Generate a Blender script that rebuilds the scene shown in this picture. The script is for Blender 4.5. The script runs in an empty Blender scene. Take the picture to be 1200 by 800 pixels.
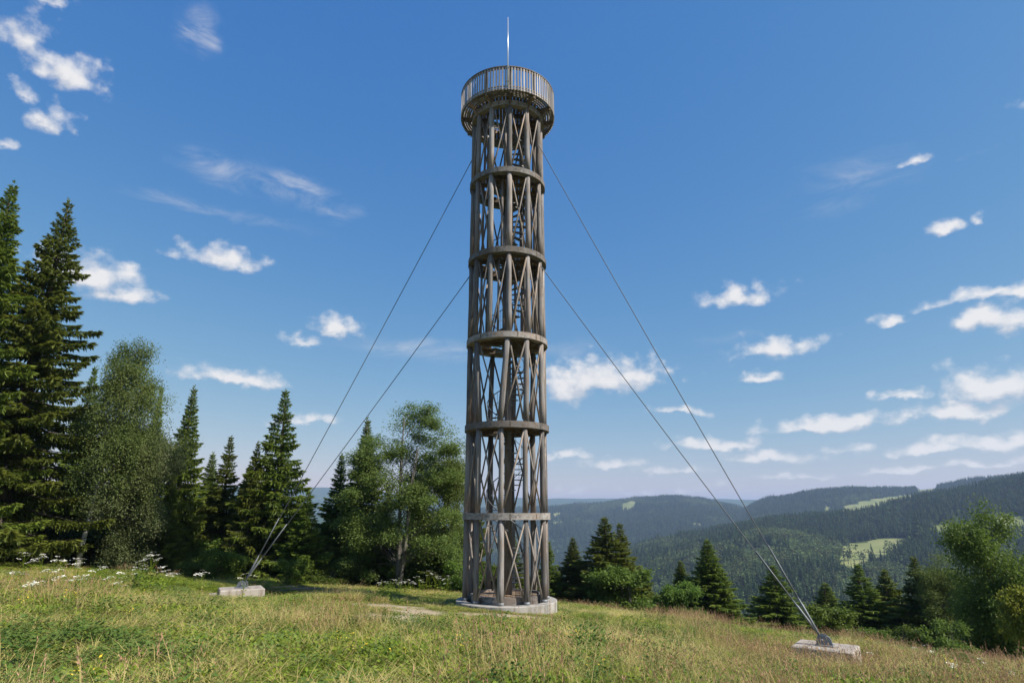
import bpy, math, random
import numpy as np
from mathutils import Vector, Matrix, noise as mnoise

random.seed(7)
RNG = np.random.default_rng(11)
scene = bpy.context.scene
COL = scene.collection
PI = math.pi
R = math.radians

# ------------------------------------------------------------------ camera
F_PX, PITCH, ZC = 697.0, R(16.0), 1.70          # focal length in pixels of a 1200 px wide frame
cp, sp = math.cos(PITCH), math.sin(PITCH)
cam_d = bpy.data.cameras.new('camera')
cam_d.sensor_fit = 'HORIZONTAL'
cam_d.sensor_width = 36.0
cam_d.lens = 36.0 * F_PX / 1200.0
cam_d.clip_start, cam_d.clip_end = 0.1, 60000
cam = bpy.data.objects.new('camera', cam_d)
COL.objects.link(cam)
cam.location = (0, 0, ZC)
cam.rotation_euler = (R(90) + PITCH, 0, 0)
scene.camera = cam


def ray(px, py):
    u = (px - 600.0) / F_PX
    v = (400.0 - py) / F_PX
    return u, cp - v * sp, sp + v * cp


def at(px, py, Y):
    """survey helper: the point at forward distance Y seen in that direction"""
    dx, dy, dz = ray(px, py)
    t = Y / dy
    return dx * t, Y, ZC + dz * t


def proj(x, y, z):
    z = z - ZC
    d = y * cp + z * sp
    v = (-y * sp + z * cp)
    d = np.where(d > 0.01, d, 0.01)
    return 600 + F_PX * x / d, 400 - F_PX * v / d


# ------------------------------------------------------------------ sun, sky, exposure
SUN_AZ, SUN_EL = R(116), R(44)
sun_dir = Vector((math.sin(SUN_AZ) * math.cos(SUN_EL), math.cos(SUN_AZ) * math.cos(SUN_EL), math.sin(SUN_EL)))
sl = bpy.data.lights.new('sun', 'SUN')
sl.energy, sl.angle, sl.color = 5.0, R(0.53), (1.0, 0.95, 0.87)
so = bpy.data.objects.new('sun', sl)
COL.objects.link(so)
so.rotation_euler = sun_dir.to_track_quat('Z', 'Y').to_euler()
so.location = (60, -30, 80)

scene.view_settings.view_transform = 'Standard'
scene.view_settings.look = 'None'
scene.view_settings.gamma = 1.0
scene.view_settings.exposure = 0.5
scene.cycles.use_denoising = True
scene.cycles.max_bounces = 8
scene.cycles.diffuse_bounces = 6
scene.cycles.transparent_max_bounces = 6

world = bpy.data.worlds.new('World')
scene.world = world
world.use_nodes = True


class NT:
    """tiny node builder"""
    def __init__(self, tree):
        self.t = tree

    def n(self, kind, **kw):
        nd = self.t.nodes.new(kind)
        for k, v in kw.items():
            setattr(nd, k, v)
        return nd

    def put(self, sock, val):
        if isinstance(val, bpy.types.NodeSocket):
            self.t.links.new(val, sock)
        else:
            sock.default_value = val

    def math(self, op, a, b=None, c=None, clamp=False):
        nd = self.n('ShaderNodeMath', operation=op)
        nd.use_clamp = clamp
        self.put(nd.inputs[0], a)
        if b is not None:
            self.put(nd.inputs[1], b)
        if c is not None:
            self.put(nd.inputs[2], c)
        return nd.outputs[0]

    def vmath(self, op, a, b=None, c=None):
        nd = self.n('ShaderNodeVectorMath', operation=op)
        self.put(nd.inputs[0], a)
        if b is not None:
            self.put(nd.inputs[1], b)
        if c is not None:
            self.put(nd.inputs[2], c)
        return nd.outputs['Value'] if op in ('LENGTH', 'DOT_PRODUCT', 'DISTANCE') else nd.outputs[0]

    def noise(self, vec, scale, detail=3, rough=0.55, dist=0.0, col=False):
        nd = self.n('ShaderNodeTexNoise')
        self.put(nd.inputs['Vector'], vec)
        nd.inputs['Scale'].default_value = scale
        nd.inputs['Detail'].default_value = detail
        nd.inputs['Roughness'].default_value = rough
        nd.inputs['Distortion'].default_value = dist
        return nd.outputs['Color'] if col else nd.outputs[0]

    def ramp(self, fac, stops, interp='LINEAR'):
        nd = self.n('ShaderNodeValToRGB')
        nd.color_ramp.interpolation = interp
        el = nd.color_ramp.elements
        while len(el) < len(stops):
            el.new(0.5)
        for e, (p, c) in zip(el, stops):
            e.position = p
            e.color = (c[0], c[1], c[2], 1) if not isinstance(c, (int, float)) else (c, c, c, 1)
        self.put(nd.inputs[0], fac)
        return nd.outputs[0]

    def mix(self, fac, a, b, mode='MIX'):
        nd = self.n('ShaderNodeMix', data_type='RGBA', blend_type=mode)
        self.put(nd.inputs[0], fac)
        for s, v in ((6, a), (7, b)):
            if isinstance(v, tuple) and len(v) == 3:
                v = (*v, 1)
            self.put(nd.inputs[s], v)
        return nd.outputs[2]

    def smooth(self, x, lo, hi, a=0.0, b=1.0):
        nd = self.n('ShaderNodeMapRange', interpolation_type='SMOOTHSTEP')
        self.put(nd.inputs[0], x)
        for i, v in enumerate((lo, hi, a, b)):
            nd.inputs[i + 1].default_value = v
        return nd.outputs[0]


def dir_angles(px, py):
    dx, dy, dz = ray(px, py)
    return math.atan2(dx, dy), math.atan2(dz, math.hypot(dx, dy))


# cumulus: centre px, py, half width, half height (top side), strength
CUMULUS = [
    (35, 45, 42, 34, 0.8), (80, 85, 44, 30, 0.95), (60, 140, 27, 24, 0.9), (28, 112, 20, 13, 0.7), (5, 165, 16, 10, 0.55),
    (62, 0, 22, 12, 0.6),
    (108, 318, 52, 30, 1.15), (145, 340, 34, 20, 1.05), (70, 300, 40, 22, 1.0), (258, 302, 50, 19, 1.0), (395, 384, 27, 14, 1.0),
    (357, 398, 22, 8, 0.7), (282, 440, 66, 13, 1.05), (345, 490, 44, 7, 0.75), (372, 490, 24, 8, 0.8),
    (700, 440, 76, 28, 1.2), (665, 450, 40, 26, 1.1), (745, 434, 36, 20, 1.1), (650, 532, 40, 8, 0.9), (716, 543, 40, 8, 0.9), (785, 482, 34, 7, 0.75),
    (838, 518, 58, 12, 1.1), (888, 536, 56, 10, 1.0), (800, 552, 45, 6, 0.6), (868, 348, 45, 17, 1.05), (905, 410, 53, 17, 1.1), (888, 444, 25, 8, 0.95),
    (968, 494, 84, 14, 1.15), (1008, 488, 40, 12, 1.1), (1040, 374, 17, 9, 0.85), (1080, 184, 22, 11, 0.8), (1104, 266, 22, 14, 0.95), (1140, 254, 10, 9, 0.55),
    (1150, 344, 80, 11, 0.95), (1195, 338, 40, 13, 0.95), (1150, 376, 38, 22, 1.1), (1195, 372, 42, 26, 1.15), (1160, 450, 72, 26, 1.25), (1205, 446, 50, 24, 1.2), (1060, 462, 28, 9, 0.95),
    (1120, 480, 72, 15, 1.15), (1090, 522, 66, 11, 1.05), (1180, 516, 70, 15, 1.1), (1060, 547, 62, 7, 0.85), (1170, 540, 60, 7, 0.8),
    (650, 575, 50, 5, .35), (760, 572, 60, 5, .35), (940, 556, 60, 5, 0.5), (1000, 525, 34, 7, .6),
]
WISPS = [(235, 30, 30, 40, .62), (265, 195, 70, 26, .5), (330, 215, 70, 22, .6), (385, 235, 42, 24, .5), (250, 246, 140, 12, .42), (500, 405, 120, 16, .4),
         (1010, 195, 110, 42, .26), (960, 235, 110, 26, .24), (640, 405, 160, 14, .26), (1150, 180, 24, 5, .4), (830, 395, 90, 9, .2)]


def build_world():
    t = NT(world.node_tree)
    world.node_tree.nodes.clear()
    sky = t.n('ShaderNodeTexSky', sky_type='NISHITA')
    sky.sun_disc = False
    sky.sun_elevation, sky.sun_rotation = SUN_EL, SUN_AZ
    sky.altitude = 600
    sky.air_density, sky.dust_density, sky.ozone_density = 1.0, 0.6, 2.2
    tc = t.n('ShaderNodeTexCoord').outputs['Generated']
    sep = t.n('ShaderNodeSeparateXYZ')
    t.put(sep.inputs[0], tc)
    x, y, z = sep.outputs
    az = t.math('ARCTAN2', x, y)
    el = t.math('ARCSINE', z)
    comb = t.n('ShaderNodeCombineXYZ')
    t.put(comb.inputs[0], az)
    t.put(comb.inputs[1], el)
    ang = comb.outputs[0]
    # warp the outlines with two scales of noise (stretched sideways a little)
    st = t.vmath('MULTIPLY', ang, (1.0, 1.25, 1.0))
    nz1 = t.noise(st, 13.0, 5, 0.62, col=True)
    w1 = t.vmath('MULTIPLY', t.vmath('SUBTRACT', nz1, (0.5, 0.5, 0.5)), (0.085, 0.05, 0))
    wang = t.vmath('ADD', ang, w1)

    def field(items, vec, kflat):
        acc = None
        for (px, py, hw, hh, stg) in items:
            a0, e0 = dir_angles(px, py)
            a1, _ = dir_angles(px + hw, py)
            _, e1 = dir_angles(px, py - hh)
            sx, sy = 0.82 / max(abs(a1 - a0), .004), 0.80 / max(abs(e1 - e0), .004)
            v = t.vmath('MULTIPLY', t.vmath('SUBTRACT', vec, (a0, e0 - abs(e1 - e0) * 0.25, 0)), (sx, sy, 0))
            v = t.vmath('MAXIMUM', v, t.vmath('MULTIPLY', v, (-1.0, -kflat, 0)))
            d = t.math('MULTIPLY_ADD', t.vmath('LENGTH', v), -stg, stg)
            acc = d if acc is None else t.math('MAXIMUM', acc, d)
        return acc

    rnd = random.Random(5)
    outside = []           # fair-weather clouds on the part of the sky behind and beside the frame
    for k in range(14):
        outside.append((rnd.uniform(0.85, 5.3), rnd.uniform(0.06, 0.7), rnd.uniform(.06, .13), rnd.uniform(.02, .05)))
    cum = field(CUMULUS, wang, 2.2)
    for (a0, e0, wx, hy) in outside:
        a0 = a0 if a0 < PI else a0 - 2 * PI
        v = t.vmath('MULTIPLY', t.vmath('SUBTRACT', wang, (a0, e0, 0)), (1 / wx, 1 / hy, 0))
        v = t.vmath('MAXIMUM', v, t.vmath('MULTIPLY', v, (-1.0, -1.8, 0)))
        cum = t.math('MAXIMUM', cum, t.math('SUBTRACT', 1.0, t.vmath('LENGTH', v)))
    fine = t.noise(st, 30.0, 8, 0.62)
    vo = t.n('ShaderNodeTexVoronoi', feature='SMOOTH_F1')
    t.put(vo.inputs['Vector'], t.vmath('ADD', st, t.vmath('MULTIPLY', t.noise(st, 40.0, 3, 0.6, col=True), (0.02, 0.02, 0))))
    vo.inputs['Scale'].default_value = 42.0
    vo.inputs['Smoothness'].default_value = 0.5
    lump = vo.outputs['Distance']
    dens = t.math('ADD', cum, t.math('MULTIPLY', t.math('SUBTRACT', fine, 0.405), 1.5))
    dens = t.math('ADD', dens, t.math('MULTIPLY', t.math('SUBTRACT', 0.42, lump), 0.75))
    a_c = t.smooth(dens, 0.02, 1.0)
    # light on the billows: difference of the noise towards the sun
    fine2 = t.noise(t.vmath('ADD', st, (0.010, 0.022, 0)), 30.0, 5, 0.62)
    lit = t.math('MULTIPLY_ADD', t.math('SUBTRACT', fine, fine2), 1.3, 0.66)
    above = field(CUMULUS, t.vmath('ADD', wang, (0.004, 0.016, 0)), 2.2)       # how much cloud lies above: flat bases are in shade
    lit = t.math('ADD', lit, t.math('MULTIPLY', t.math('SUBTRACT', cum, above), 0.75))
    lit = t.math('ADD', lit, t.math('MULTIPLY', t.math('SUBTRACT', 0.42, lump), 0.45), clamp=True)
    ccol = t.mix(lit, (5.7, 6.0, 6.7), (9.2, 9.0, 8.9))
    # high thin wisps
    sw = t.vmath('MULTIPLY', ang, (1.0, 3.2, 1.0))
    wf = t.noise(sw, 7.0, 6, 0.65, 0.9)
    wis = field(WISPS, wang, 1.2)
    a_w = t.math('MULTIPLY', t.smooth(wis, 0.0, 0.5), t.smooth(wf, 0.38, 0.84))
    a_w = t.math('MULTIPLY', a_w, 0.85)
    # grade of the clear sky: deeper blue overhead, milky at the horizon
    sc_ = t.n('ShaderNodeSeparateColor')
    t.put(sc_.inputs[0], sky.outputs[0])
    cc_ = t.n('ShaderNodeCombineColor')
    for ch, (k, g) in enumerate(((1.48, 1.28), (0.885, 0.735), (0.745, 0.265))):
        v = t.math('POWER', t.math('MULTIPLY', sc_.outputs[ch], 0.1), g)
        t.put(cc_.inputs[ch], t.math('MULTIPLY', v, 10.0 * k))
    base = cc_.outputs[0]
    c = t.mix(a_w, base, (6.8, 7.0, 7.6))
    c = t.mix(t.math('MULTIPLY', a_c, 0.93), c, ccol)
    bg = t.n('ShaderNodeBackground')
    t.put(bg.inputs[0], c)
    bg.inputs[1].default_value = 0.071
    out = t.n('ShaderNodeOutputWorld')
    t.t.links.new(bg.outputs[0], out.inputs[0])


build_world()

# ------------------------------------------------------------------ helpers


def mat(name):
    m = bpy.data.materials.new(name)
    m.use_nodes = True
    m.node_tree.nodes.clear()
    return m, NT(m.node_tree)


def finish(m, t, col, rough=0.8, bump=None, bump_s=0.3, bump_d=0.02, metal=0.0, spec=0.3, transl=None, transl_col=None):
    p = t.n('ShaderNodeBsdfPrincipled')
    t.put(p.inputs['Base Color'], col if not (isinstance(col, tuple) and len(col) == 3) else (*col, 1))
    t.put(p.inputs['Roughness'], rough)
    p.inputs['Metallic'].default_value = metal
    p.inputs['Specular IOR Level'].default_value = spec
    if bump is not None:
        b = t.n('ShaderNodeBump')
        b.inputs['Strength'].default_value = bump_s
        b.inputs['Distance'].default_value = bump_d
        t.put(b.inputs['Height'], bump)
        t.put(p.inputs['Normal'], b.outputs[0])
    sh = p.outputs[0]
    if transl:
        tr = t.n('ShaderNodeBsdfTranslucent')
        t.put(tr.inputs[0], transl_col if transl_col is not None else col)
        ms = t.n('ShaderNodeMixShader')
        ms.inputs[0].default_value = transl
        t.t.links.new(sh, ms.inputs[1])
        t.t.links.new(tr.outputs[0], ms.inputs[2])
        sh = ms.outputs[0]
    out = t.n('ShaderNodeOutputMaterial')
    t.t.links.new(sh, out.inputs[0])
    return m


def mesh_np(name, verts, quads=None, tris=None, attrs=None, smooth=False):
    """mesh from numpy arrays; attrs: name -> per-vertex floats"""
    me = bpy.data.meshes.new(name)
    verts = np.asarray(verts, dtype=np.float32)
    loops, starts, totals = [], [], []
    n = 0
    for arr, k in ((quads, 4), (tris, 3)):
        if arr is not None and len(arr):
            arr = np.asarray(arr, dtype=np.int32)
            loops.append(arr.ravel())
            starts.append(n + np.arange(len(arr), dtype=np.int32) * k)
            totals.append(np.full(len(arr), k, dtype=np.int32))
            n += arr.size
    loops, starts, totals = np.concatenate(loops), np.concatenate(starts), np.concatenate(totals)
    me.vertices.add(len(verts))
    me.vertices.foreach_set('co', verts.ravel())
    me.loops.add(len(loops))
    me.loops.foreach_set('vertex_index', loops)
    me.polygons.add(len(starts))
    me.polygons.foreach_set('loop_start', starts)
    me.polygons.foreach_set('loop_total', totals)
    if smooth:
        me.polygons.foreach_set('use_smooth', np.ones(len(starts), dtype=bool))
    for k, v in (attrs or {}).items():
        a = me.attributes.new(k, 'FLOAT', 'POINT')
        a.data.foreach_set('value', np.asarray(v, dtype=np.float32))
    me.update(calc_edges=True)
    return me


class MB:
    """collects shapes for ONE mesh"""
    def __init__(self):
        self.v, self.f = [], []

    def add(self, vs, fs):
        b = len(self.v)
        self.v += [tuple(p) for p in vs]
        self.f += [tuple(b + i for i in f) for f in fs]
        return self

    def box(self, cx, cy, cz, sx, sy, sz, rot=None, bev=0.0):
        hx, hy, hz = sx / 2, sy / 2, sz / 2
        if bev <= 0:
            vs = [Vector((a * hx, b * hy, c * hz)) for a in (-1, 1) for b in (-1, 1) for c in (-1, 1)]
            fs = [(0, 1, 3, 2), (4, 6, 7, 5), (0, 4, 5, 1), (2, 3, 7, 6), (0, 2, 6, 4), (1, 5, 7, 3)]
        else:
            prof = [(-hx + bev, -hy), (hx - bev, -hy), (hx, -hy + bev), (hx, hy - bev), (hx - bev, hy), (-hx + bev, hy), (-hx, hy - bev), (-hx, -hy + bev)]
            vs, fs = [], []
            for zz, s in ((-hz, 0.0), (-hz + bev, 1), (hz - bev, 1), (hz, 0.0)):
                for (px, py) in prof:
                    k = 1 if s else (hx - bev) / hx
                    l = 1 if s else (hy - bev) / hy
                    vs.append(Vector((px * k, py * l, zz)))
            for r in range(3):
                for i in range(8):
                    j = (i + 1) % 8
                    fs.append((r * 8 + i, r * 8 + j, r * 8 + 8 + j, r * 8 + 8 + i))
            fs.append(tuple(range(7, -1, -1)))
            fs.append(tuple(range(24, 32)))
        m = rot if rot is not None else Matrix.Identity(3)
        o = Vector((cx, cy, cz))
        return self.add([m @ p + o for p in vs], fs)

    def tube(self, pts, rads, n=8, caps=True):
        pts = [Vector(p) for p in pts]
        if isinstance(rads, (int, float)):
            rads = [rads] * len(pts)
        vs, fs = [], []
        ref = None
        for i, p in enumerate(pts):
            d = (pts[min(i + 1, len(pts) - 1)] - pts[max(i - 1, 0)]).normalized()
            if ref is None:
                ref = Vector((1, 0, 0)) if abs(d.x) < 0.8 else Vector((0, 1, 0))
            a = (ref - d * ref.dot(d)).normalized()
            ref = a
            b = d.cross(a)
            for k in range(n):
                q = 2 * PI * k / n
                vs.append(p + (a * math.cos(q) + b * math.sin(q)) * rads[i])
        for i in range(len(pts) - 1):
            for k in range(n):
                j = (k + 1) % n
                fs.append((i * n + k, i * n + j, (i + 1) * n + j, (i + 1) * n + k))
        if caps:
            fs.append(tuple(range(n - 1, -1, -1)))
            e = (len(pts) - 1) * n
            fs.append(tuple(range(e, e + n)))
        return self.add(vs, fs)

    def arc(self, r0, r1, z0, z1, a0, a1, n):
        """bar bent round the z axis"""
        vs, fs = [], []
        full = abs(a1 - a0) >= 2 * PI - 1e-6
        cnt = n if full else n + 1
        for i in range(cnt):
            a = a0 + (a1 - a0) * i / n
            c, s = math.cos(a), math.sin(a)
            for (r, z) in ((r0, z0), (r1, z0), (r1, z1), (r0, z1)):
                vs.append((r * c, r * s, z))
        for i in range(n):
            j = (i + 1) % cnt
            for k in range(4):
                l = (k + 1) % 4
                fs.append((i * 4 + k, j * 4 + k, j * 4 + l, i * 4 + l))
        if not full:
            fs.append((0, 3, 2, 1))
            e = n * 4
            fs.append((e, e + 1, e + 2, e + 3))
        return self.add(vs, fs)

    def mesh(self, name, m=None, smooth=False):
        me = bpy.data.meshes.new(name)
        me.from_pydata(self.v, [], self.f)
        if smooth:
            me.polygons.foreach_set('use_smooth', [True] * len(me.polygons))
        if m:
            me.materials.append(m)
        me.update()
        return me

    def build(self, name, m, parent=None, smooth=False):
        return link(name, self.mesh(name, m, smooth), parent)


def link(name, data, parent=None, loc=(0, 0, 0), rot=(0, 0, 0), scl=(1, 1, 1)):
    o = bpy.data.objects.new(name, data)
    COL.objects.link(o)
    o.location, o.rotation_euler, o.scale = loc, rot, scl
    if parent:
        o.parent = parent
    return o


def tag(o, label=None, cat=None, group=None, kind=None):
    for k, v in (('label', label), ('category', cat), ('group', group), ('kind', kind)):
        if v:
            o[k] = v
    return o


def thing(name, label, cat, loc=(0, 0, 0), rotz=0.0, group=None):
    o = link(name, None, None, loc, (0, 0, rotz))
    o.empty_display_size = 0.3
    return tag(o, label, cat, group)


# ------------------------------------------------------------------ terrain


def fbm(x, y, seed=0, octaves=4, base=1.0):
    """value noise, vectorised"""
    x, y = np.asarray(x, float) * base, np.asarray(y, float) * base
    tot, amp, nrm = 0.0, 1.0, 0.0
    for o in range(octaves):
        xi, yi = np.floor(x).astype(np.int64), np.floor(y).astype(np.int64)
        fx, fy = x - xi, y - yi
        fx, fy = fx * fx * (3 - 2 * fx), fy * fy * (3 - 2 * fy)

        def h(a, b):
            k = (a * 374761393 + b * 668265263 + (seed + o * 17) * 974711) & 0xFFFFFFFF
            k = ((k ^ (k >> 13)) * 1274126177) & 0xFFFFFFFF
            return ((k ^ (k >> 16)) & 0xFFFF) / 65535.0
        v = (h(xi, yi) * (1 - fx) + h(xi + 1, yi) * fx) * (1 - fy) + (h(xi, yi + 1) * (1 - fx) + h(xi + 1, yi + 1) * fx) * fy
        tot = tot + v * amp
        nrm += amp
        amp *= 0.5
        x, y = x * 2.03 + 13.1, y * 2.03 + 7.7
    return tot / nrm


def crest_table(pts, rfun, tree_h):
    a, z = [], []
    for px, py in pts:
        dx, dy, dz = ray(px, py)
        az = math.atan2(dx, dy)
        r = rfun(az)
        a.append(az)
        z.append(ZC + r * dz / math.hypot(dx, dy) - tree_h)
    return np.array(a), np.array(z)


def az_of(px):
    dx, dy, dz = ray(px, 600)
    return math.atan2(dx, dy)


A0, A1 = az_of(700), az_of(1200)


def rA(az):
    return 1050 + 450 * np.clip((az - A0) / (A1 - A0), 0, 1)


CREST_A = crest_table([(560, 800), (640, 715), (700, 672), (750, 641), (800, 629), (850, 619), (900, 608), (950, 604), (1000, 601), (1060, 592), (1095, 585), (1200, 566), (1320, 548)], rA, 15)
CREST_B = crest_table([(-100, 640), (300, 600), (500, 598), (600, 595), (662, 590), (707, 587), (741, 582), (775, 581), (820, 583), (854, 590), (900, 602), (1000, 615), (1200, 625)], lambda a: 3000, 15)
CREST_C = crest_table([(-400, 585), (100, 572), (300, 570), (380, 571), (500, 580), (640, 584), (719, 584), (831, 584), (894, 585), (1000, 590), (1300, 590)], lambda a: 6200, 0)
CREST_D = crest_table([(760, 690), (820, 640), (856, 608), (880, 593), (900, 585), (950, 575.5), (1000, 570), (1050, 569), (1095, 569), (1125, 565), (1162, 560), (1200, 557), (1320, 540)], lambda a: 2600, 15)


def ridge(r, az, crest, rc, wf, wb, floor):
    zc = np.interp(az, *crest)
    s = np.where(r < rc, (rc - r) / wf, (r - rc) / wb)
    s = np.clip(s, 0, 1)
    return floor + (np.maximum(zc, floor) - floor) * (0.5 + 0.5 * np.cos(PI * s))


def plane_z(x, y):
    return -0.080 * np.maximum(y, -40) - 0.072 * x - 0.022 * (np.sqrt(x * x + 9.0) - 3.0) + 0.0023 * np.minimum(np.maximum(-x - 8, 0), 20) ** 2


def ground_z(x, y):
    x, y = np.asarray(x, float), np.asarray(y, float)
    r = np.hypot(x, y)
    az = np.arctan2(x, y)
    # the meadow on the hilltop, then the slope beyond its edge
    rb = np.interp(az, [-PI, -1.2, -0.8, -0.3, 0.05, 0.3, 0.6, 0.9, PI], [60, 40, 36, 36, 30, 24.5, 22.5, 21.5, 60])
    k = np.minimum(1.0, rb / np.maximum(r, 0.01))
    zp = plane_z(x * k, y * k)
    over = np.maximum(r - rb, 0)
    steep = np.interp(az, [-PI, -1.0, -0.3, 0.0, 0.3, 1.0, PI], [.12, .08, .12, .2, .26, .26, .12])
    zn = zp - steep * (over - 9 * (1 - np.exp(-over / 9))) - 0.08 * np.minimum(over, 9)
    floor = np.interp(az, [-PI, -0.4, az_of(700), az_of(780), az_of(860), PI], [-150, -170, -175, -120, -86, -86])
    zn = np.maximum(zn, floor)
    a = ridge(r, az, CREST_A, rA(az), 900, 900, floor)
    b = ridge(r, az, CREST_B, 3000.0, 1500, 1500, floor)
    c = ridge(r, az, CREST_C, 6200.0, 2600, 2500, floor)
    d = ridge(r, az, CREST_D, 2600.0, 1100, 1100, floor)
    hills = np.maximum(np.maximum(a, b), np.maximum(c, d))
    hills = hills + (fbm(x, y, 3, 4, 1 / 260.0) - 0.5) * 24 * np.clip((r - 400) / 600, 0, 1) * np.clip((hills - floor) / 40, 0, 1)
    bumps = (fbm(x, y, 9, 3, 1 / 2.5) - 0.5) * 0.16 * np.clip((r - 1) / 3, 0, 1) * np.clip((300 - r) / 200, 0, 1)
    bumps = bumps + .14 * np.exp(-((x + .2) ** 2 + (y - 24.0) ** 2) / 9.0) - .34 * np.exp(-((x + 11.2) ** 2 + (y - 26.0) ** 2) / 6.0) - .30 * np.exp(-((x - 9.3) ** 2 + (y - 19.0) ** 2) / 5.0)
    return np.maximum(zn, hills * np.clip((r - 100) / 250, 0, 1) + floor * (1 - np.clip((r - 100) / 250, 0, 1))) + bumps


def gz(x, y):
    return float(ground_z(np.array([x]), np.array([y]))[0])


def in_poly(px, py, poly):
    px, py = np.asarray(px), np.asarray(py)
    res = np.zeros(px.shape, bool)
    j = len(poly) - 1
    for i in range(len(poly)):
        xi, yi = poly[i]
        xj, yj = poly[j]
        c = ((yi > py) != (yj > py)) & (px < (xj - xi) * (py - yi) / (yj - yi + 1e-9) + xi)
        res ^= c
        j = i
    return res


# clearings: outline as surveyed from the camera's place, with the distance band they lie in
CLEARINGS = [
    ([(980, 672), (982, 642), (1004, 635), (1030, 630), (1064, 630), (1070, 640), (1056, 660), (1022, 668), (1000, 678)], 400, 1500),
    ([(1086, 624), (1098, 614), (1128, 612), (1128, 636), (1104, 642)], 400, 1600),
    ([(1158, 614), (1176, 604), (1225, 608), (1225, 634), (1180, 634)], 400, 1600),
    ([(983, 601), (992, 592), (1010, 587), (1040, 582), (1070, 580), (1074, 588), (1040, 598), (1010, 606), (992, 608)], 1650, 2700),
    ([(965, 600), (972, 594), (976, 596), (970, 603)], 1650, 2700),
    ([(1072, 572), (1095, 569), (1100, 574), (1080, 579)], 1700, 2800),
    ([(728, 590), (742, 586), (748, 590), (742, 598), (730, 600)], 1600, 3100),
    ([(645, 602), (656, 600), (660, 603), (650, 606)], 1400, 3100),
    ([(646, 612), (660, 609), (662, 612), (650, 615)], 1400, 3100),
    ([(804, 614), (818, 612), (830, 616), (816, 617)], 1600, 3100),
    ([(880, 668), (910, 660), (935, 668), (905, 676)], 300, 1500),
]


def clearing_mask(x, y, z):
    px, py = proj(x, y, z)
    r = np.hypot(x, y)
    w = (fbm(x, y, 21, 3, 1 / 40.0) - 0.5) * 6
    m = np.zeros(np.shape(px), bool)
    for k, (poly, r0, r1) in enumerate(CLEARINGS[:-1]):
        m |= in_poly(px + w, py + w * 0.4, poly) & (r > r0) & (r < r1) & (y > 0)
    return m


BARE = [((400, 712), (470, 716), (520, 724), (470, 722)), ]


def path_mask(x, y):
    """worn strip and scuffed patches on the meadow beside the tower"""
    def spot(cx, cy, rx, ry, rot):
        c, s = math.cos(rot), math.sin(rot)
        u = ((x - cx) * c + (y - cy) * s) / rx
        v = (-(x - cx) * s + (y - cy) * c) / ry
        return np.clip(1.25 - np.hypot(u, v), 0, 1)
    m = np.maximum(spot(-4.9, 23.4, 2.3, 1.3, -0.2), spot(-3.6, 18.0, 1.6, 1.3, -0.6))
    m = np.maximum(m, spot(-3.0, 21.6, 1.8, 1.0, -0.3))
    m = np.maximum(m, spot(-3.4, 19.6, 1.5, 1.1, -0.5))
    m = np.maximum(m, spot(-0.2, 22.0, 2.4, .7, 0))
    m = np.maximum(m, spot(3.2, 23.4, 1.6, .5, 0.2))
    return np.clip(m * (0.35 + 1.3 * fbm(x, y, 33, 3, 1 / 0.7)), 0, 1)


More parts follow.
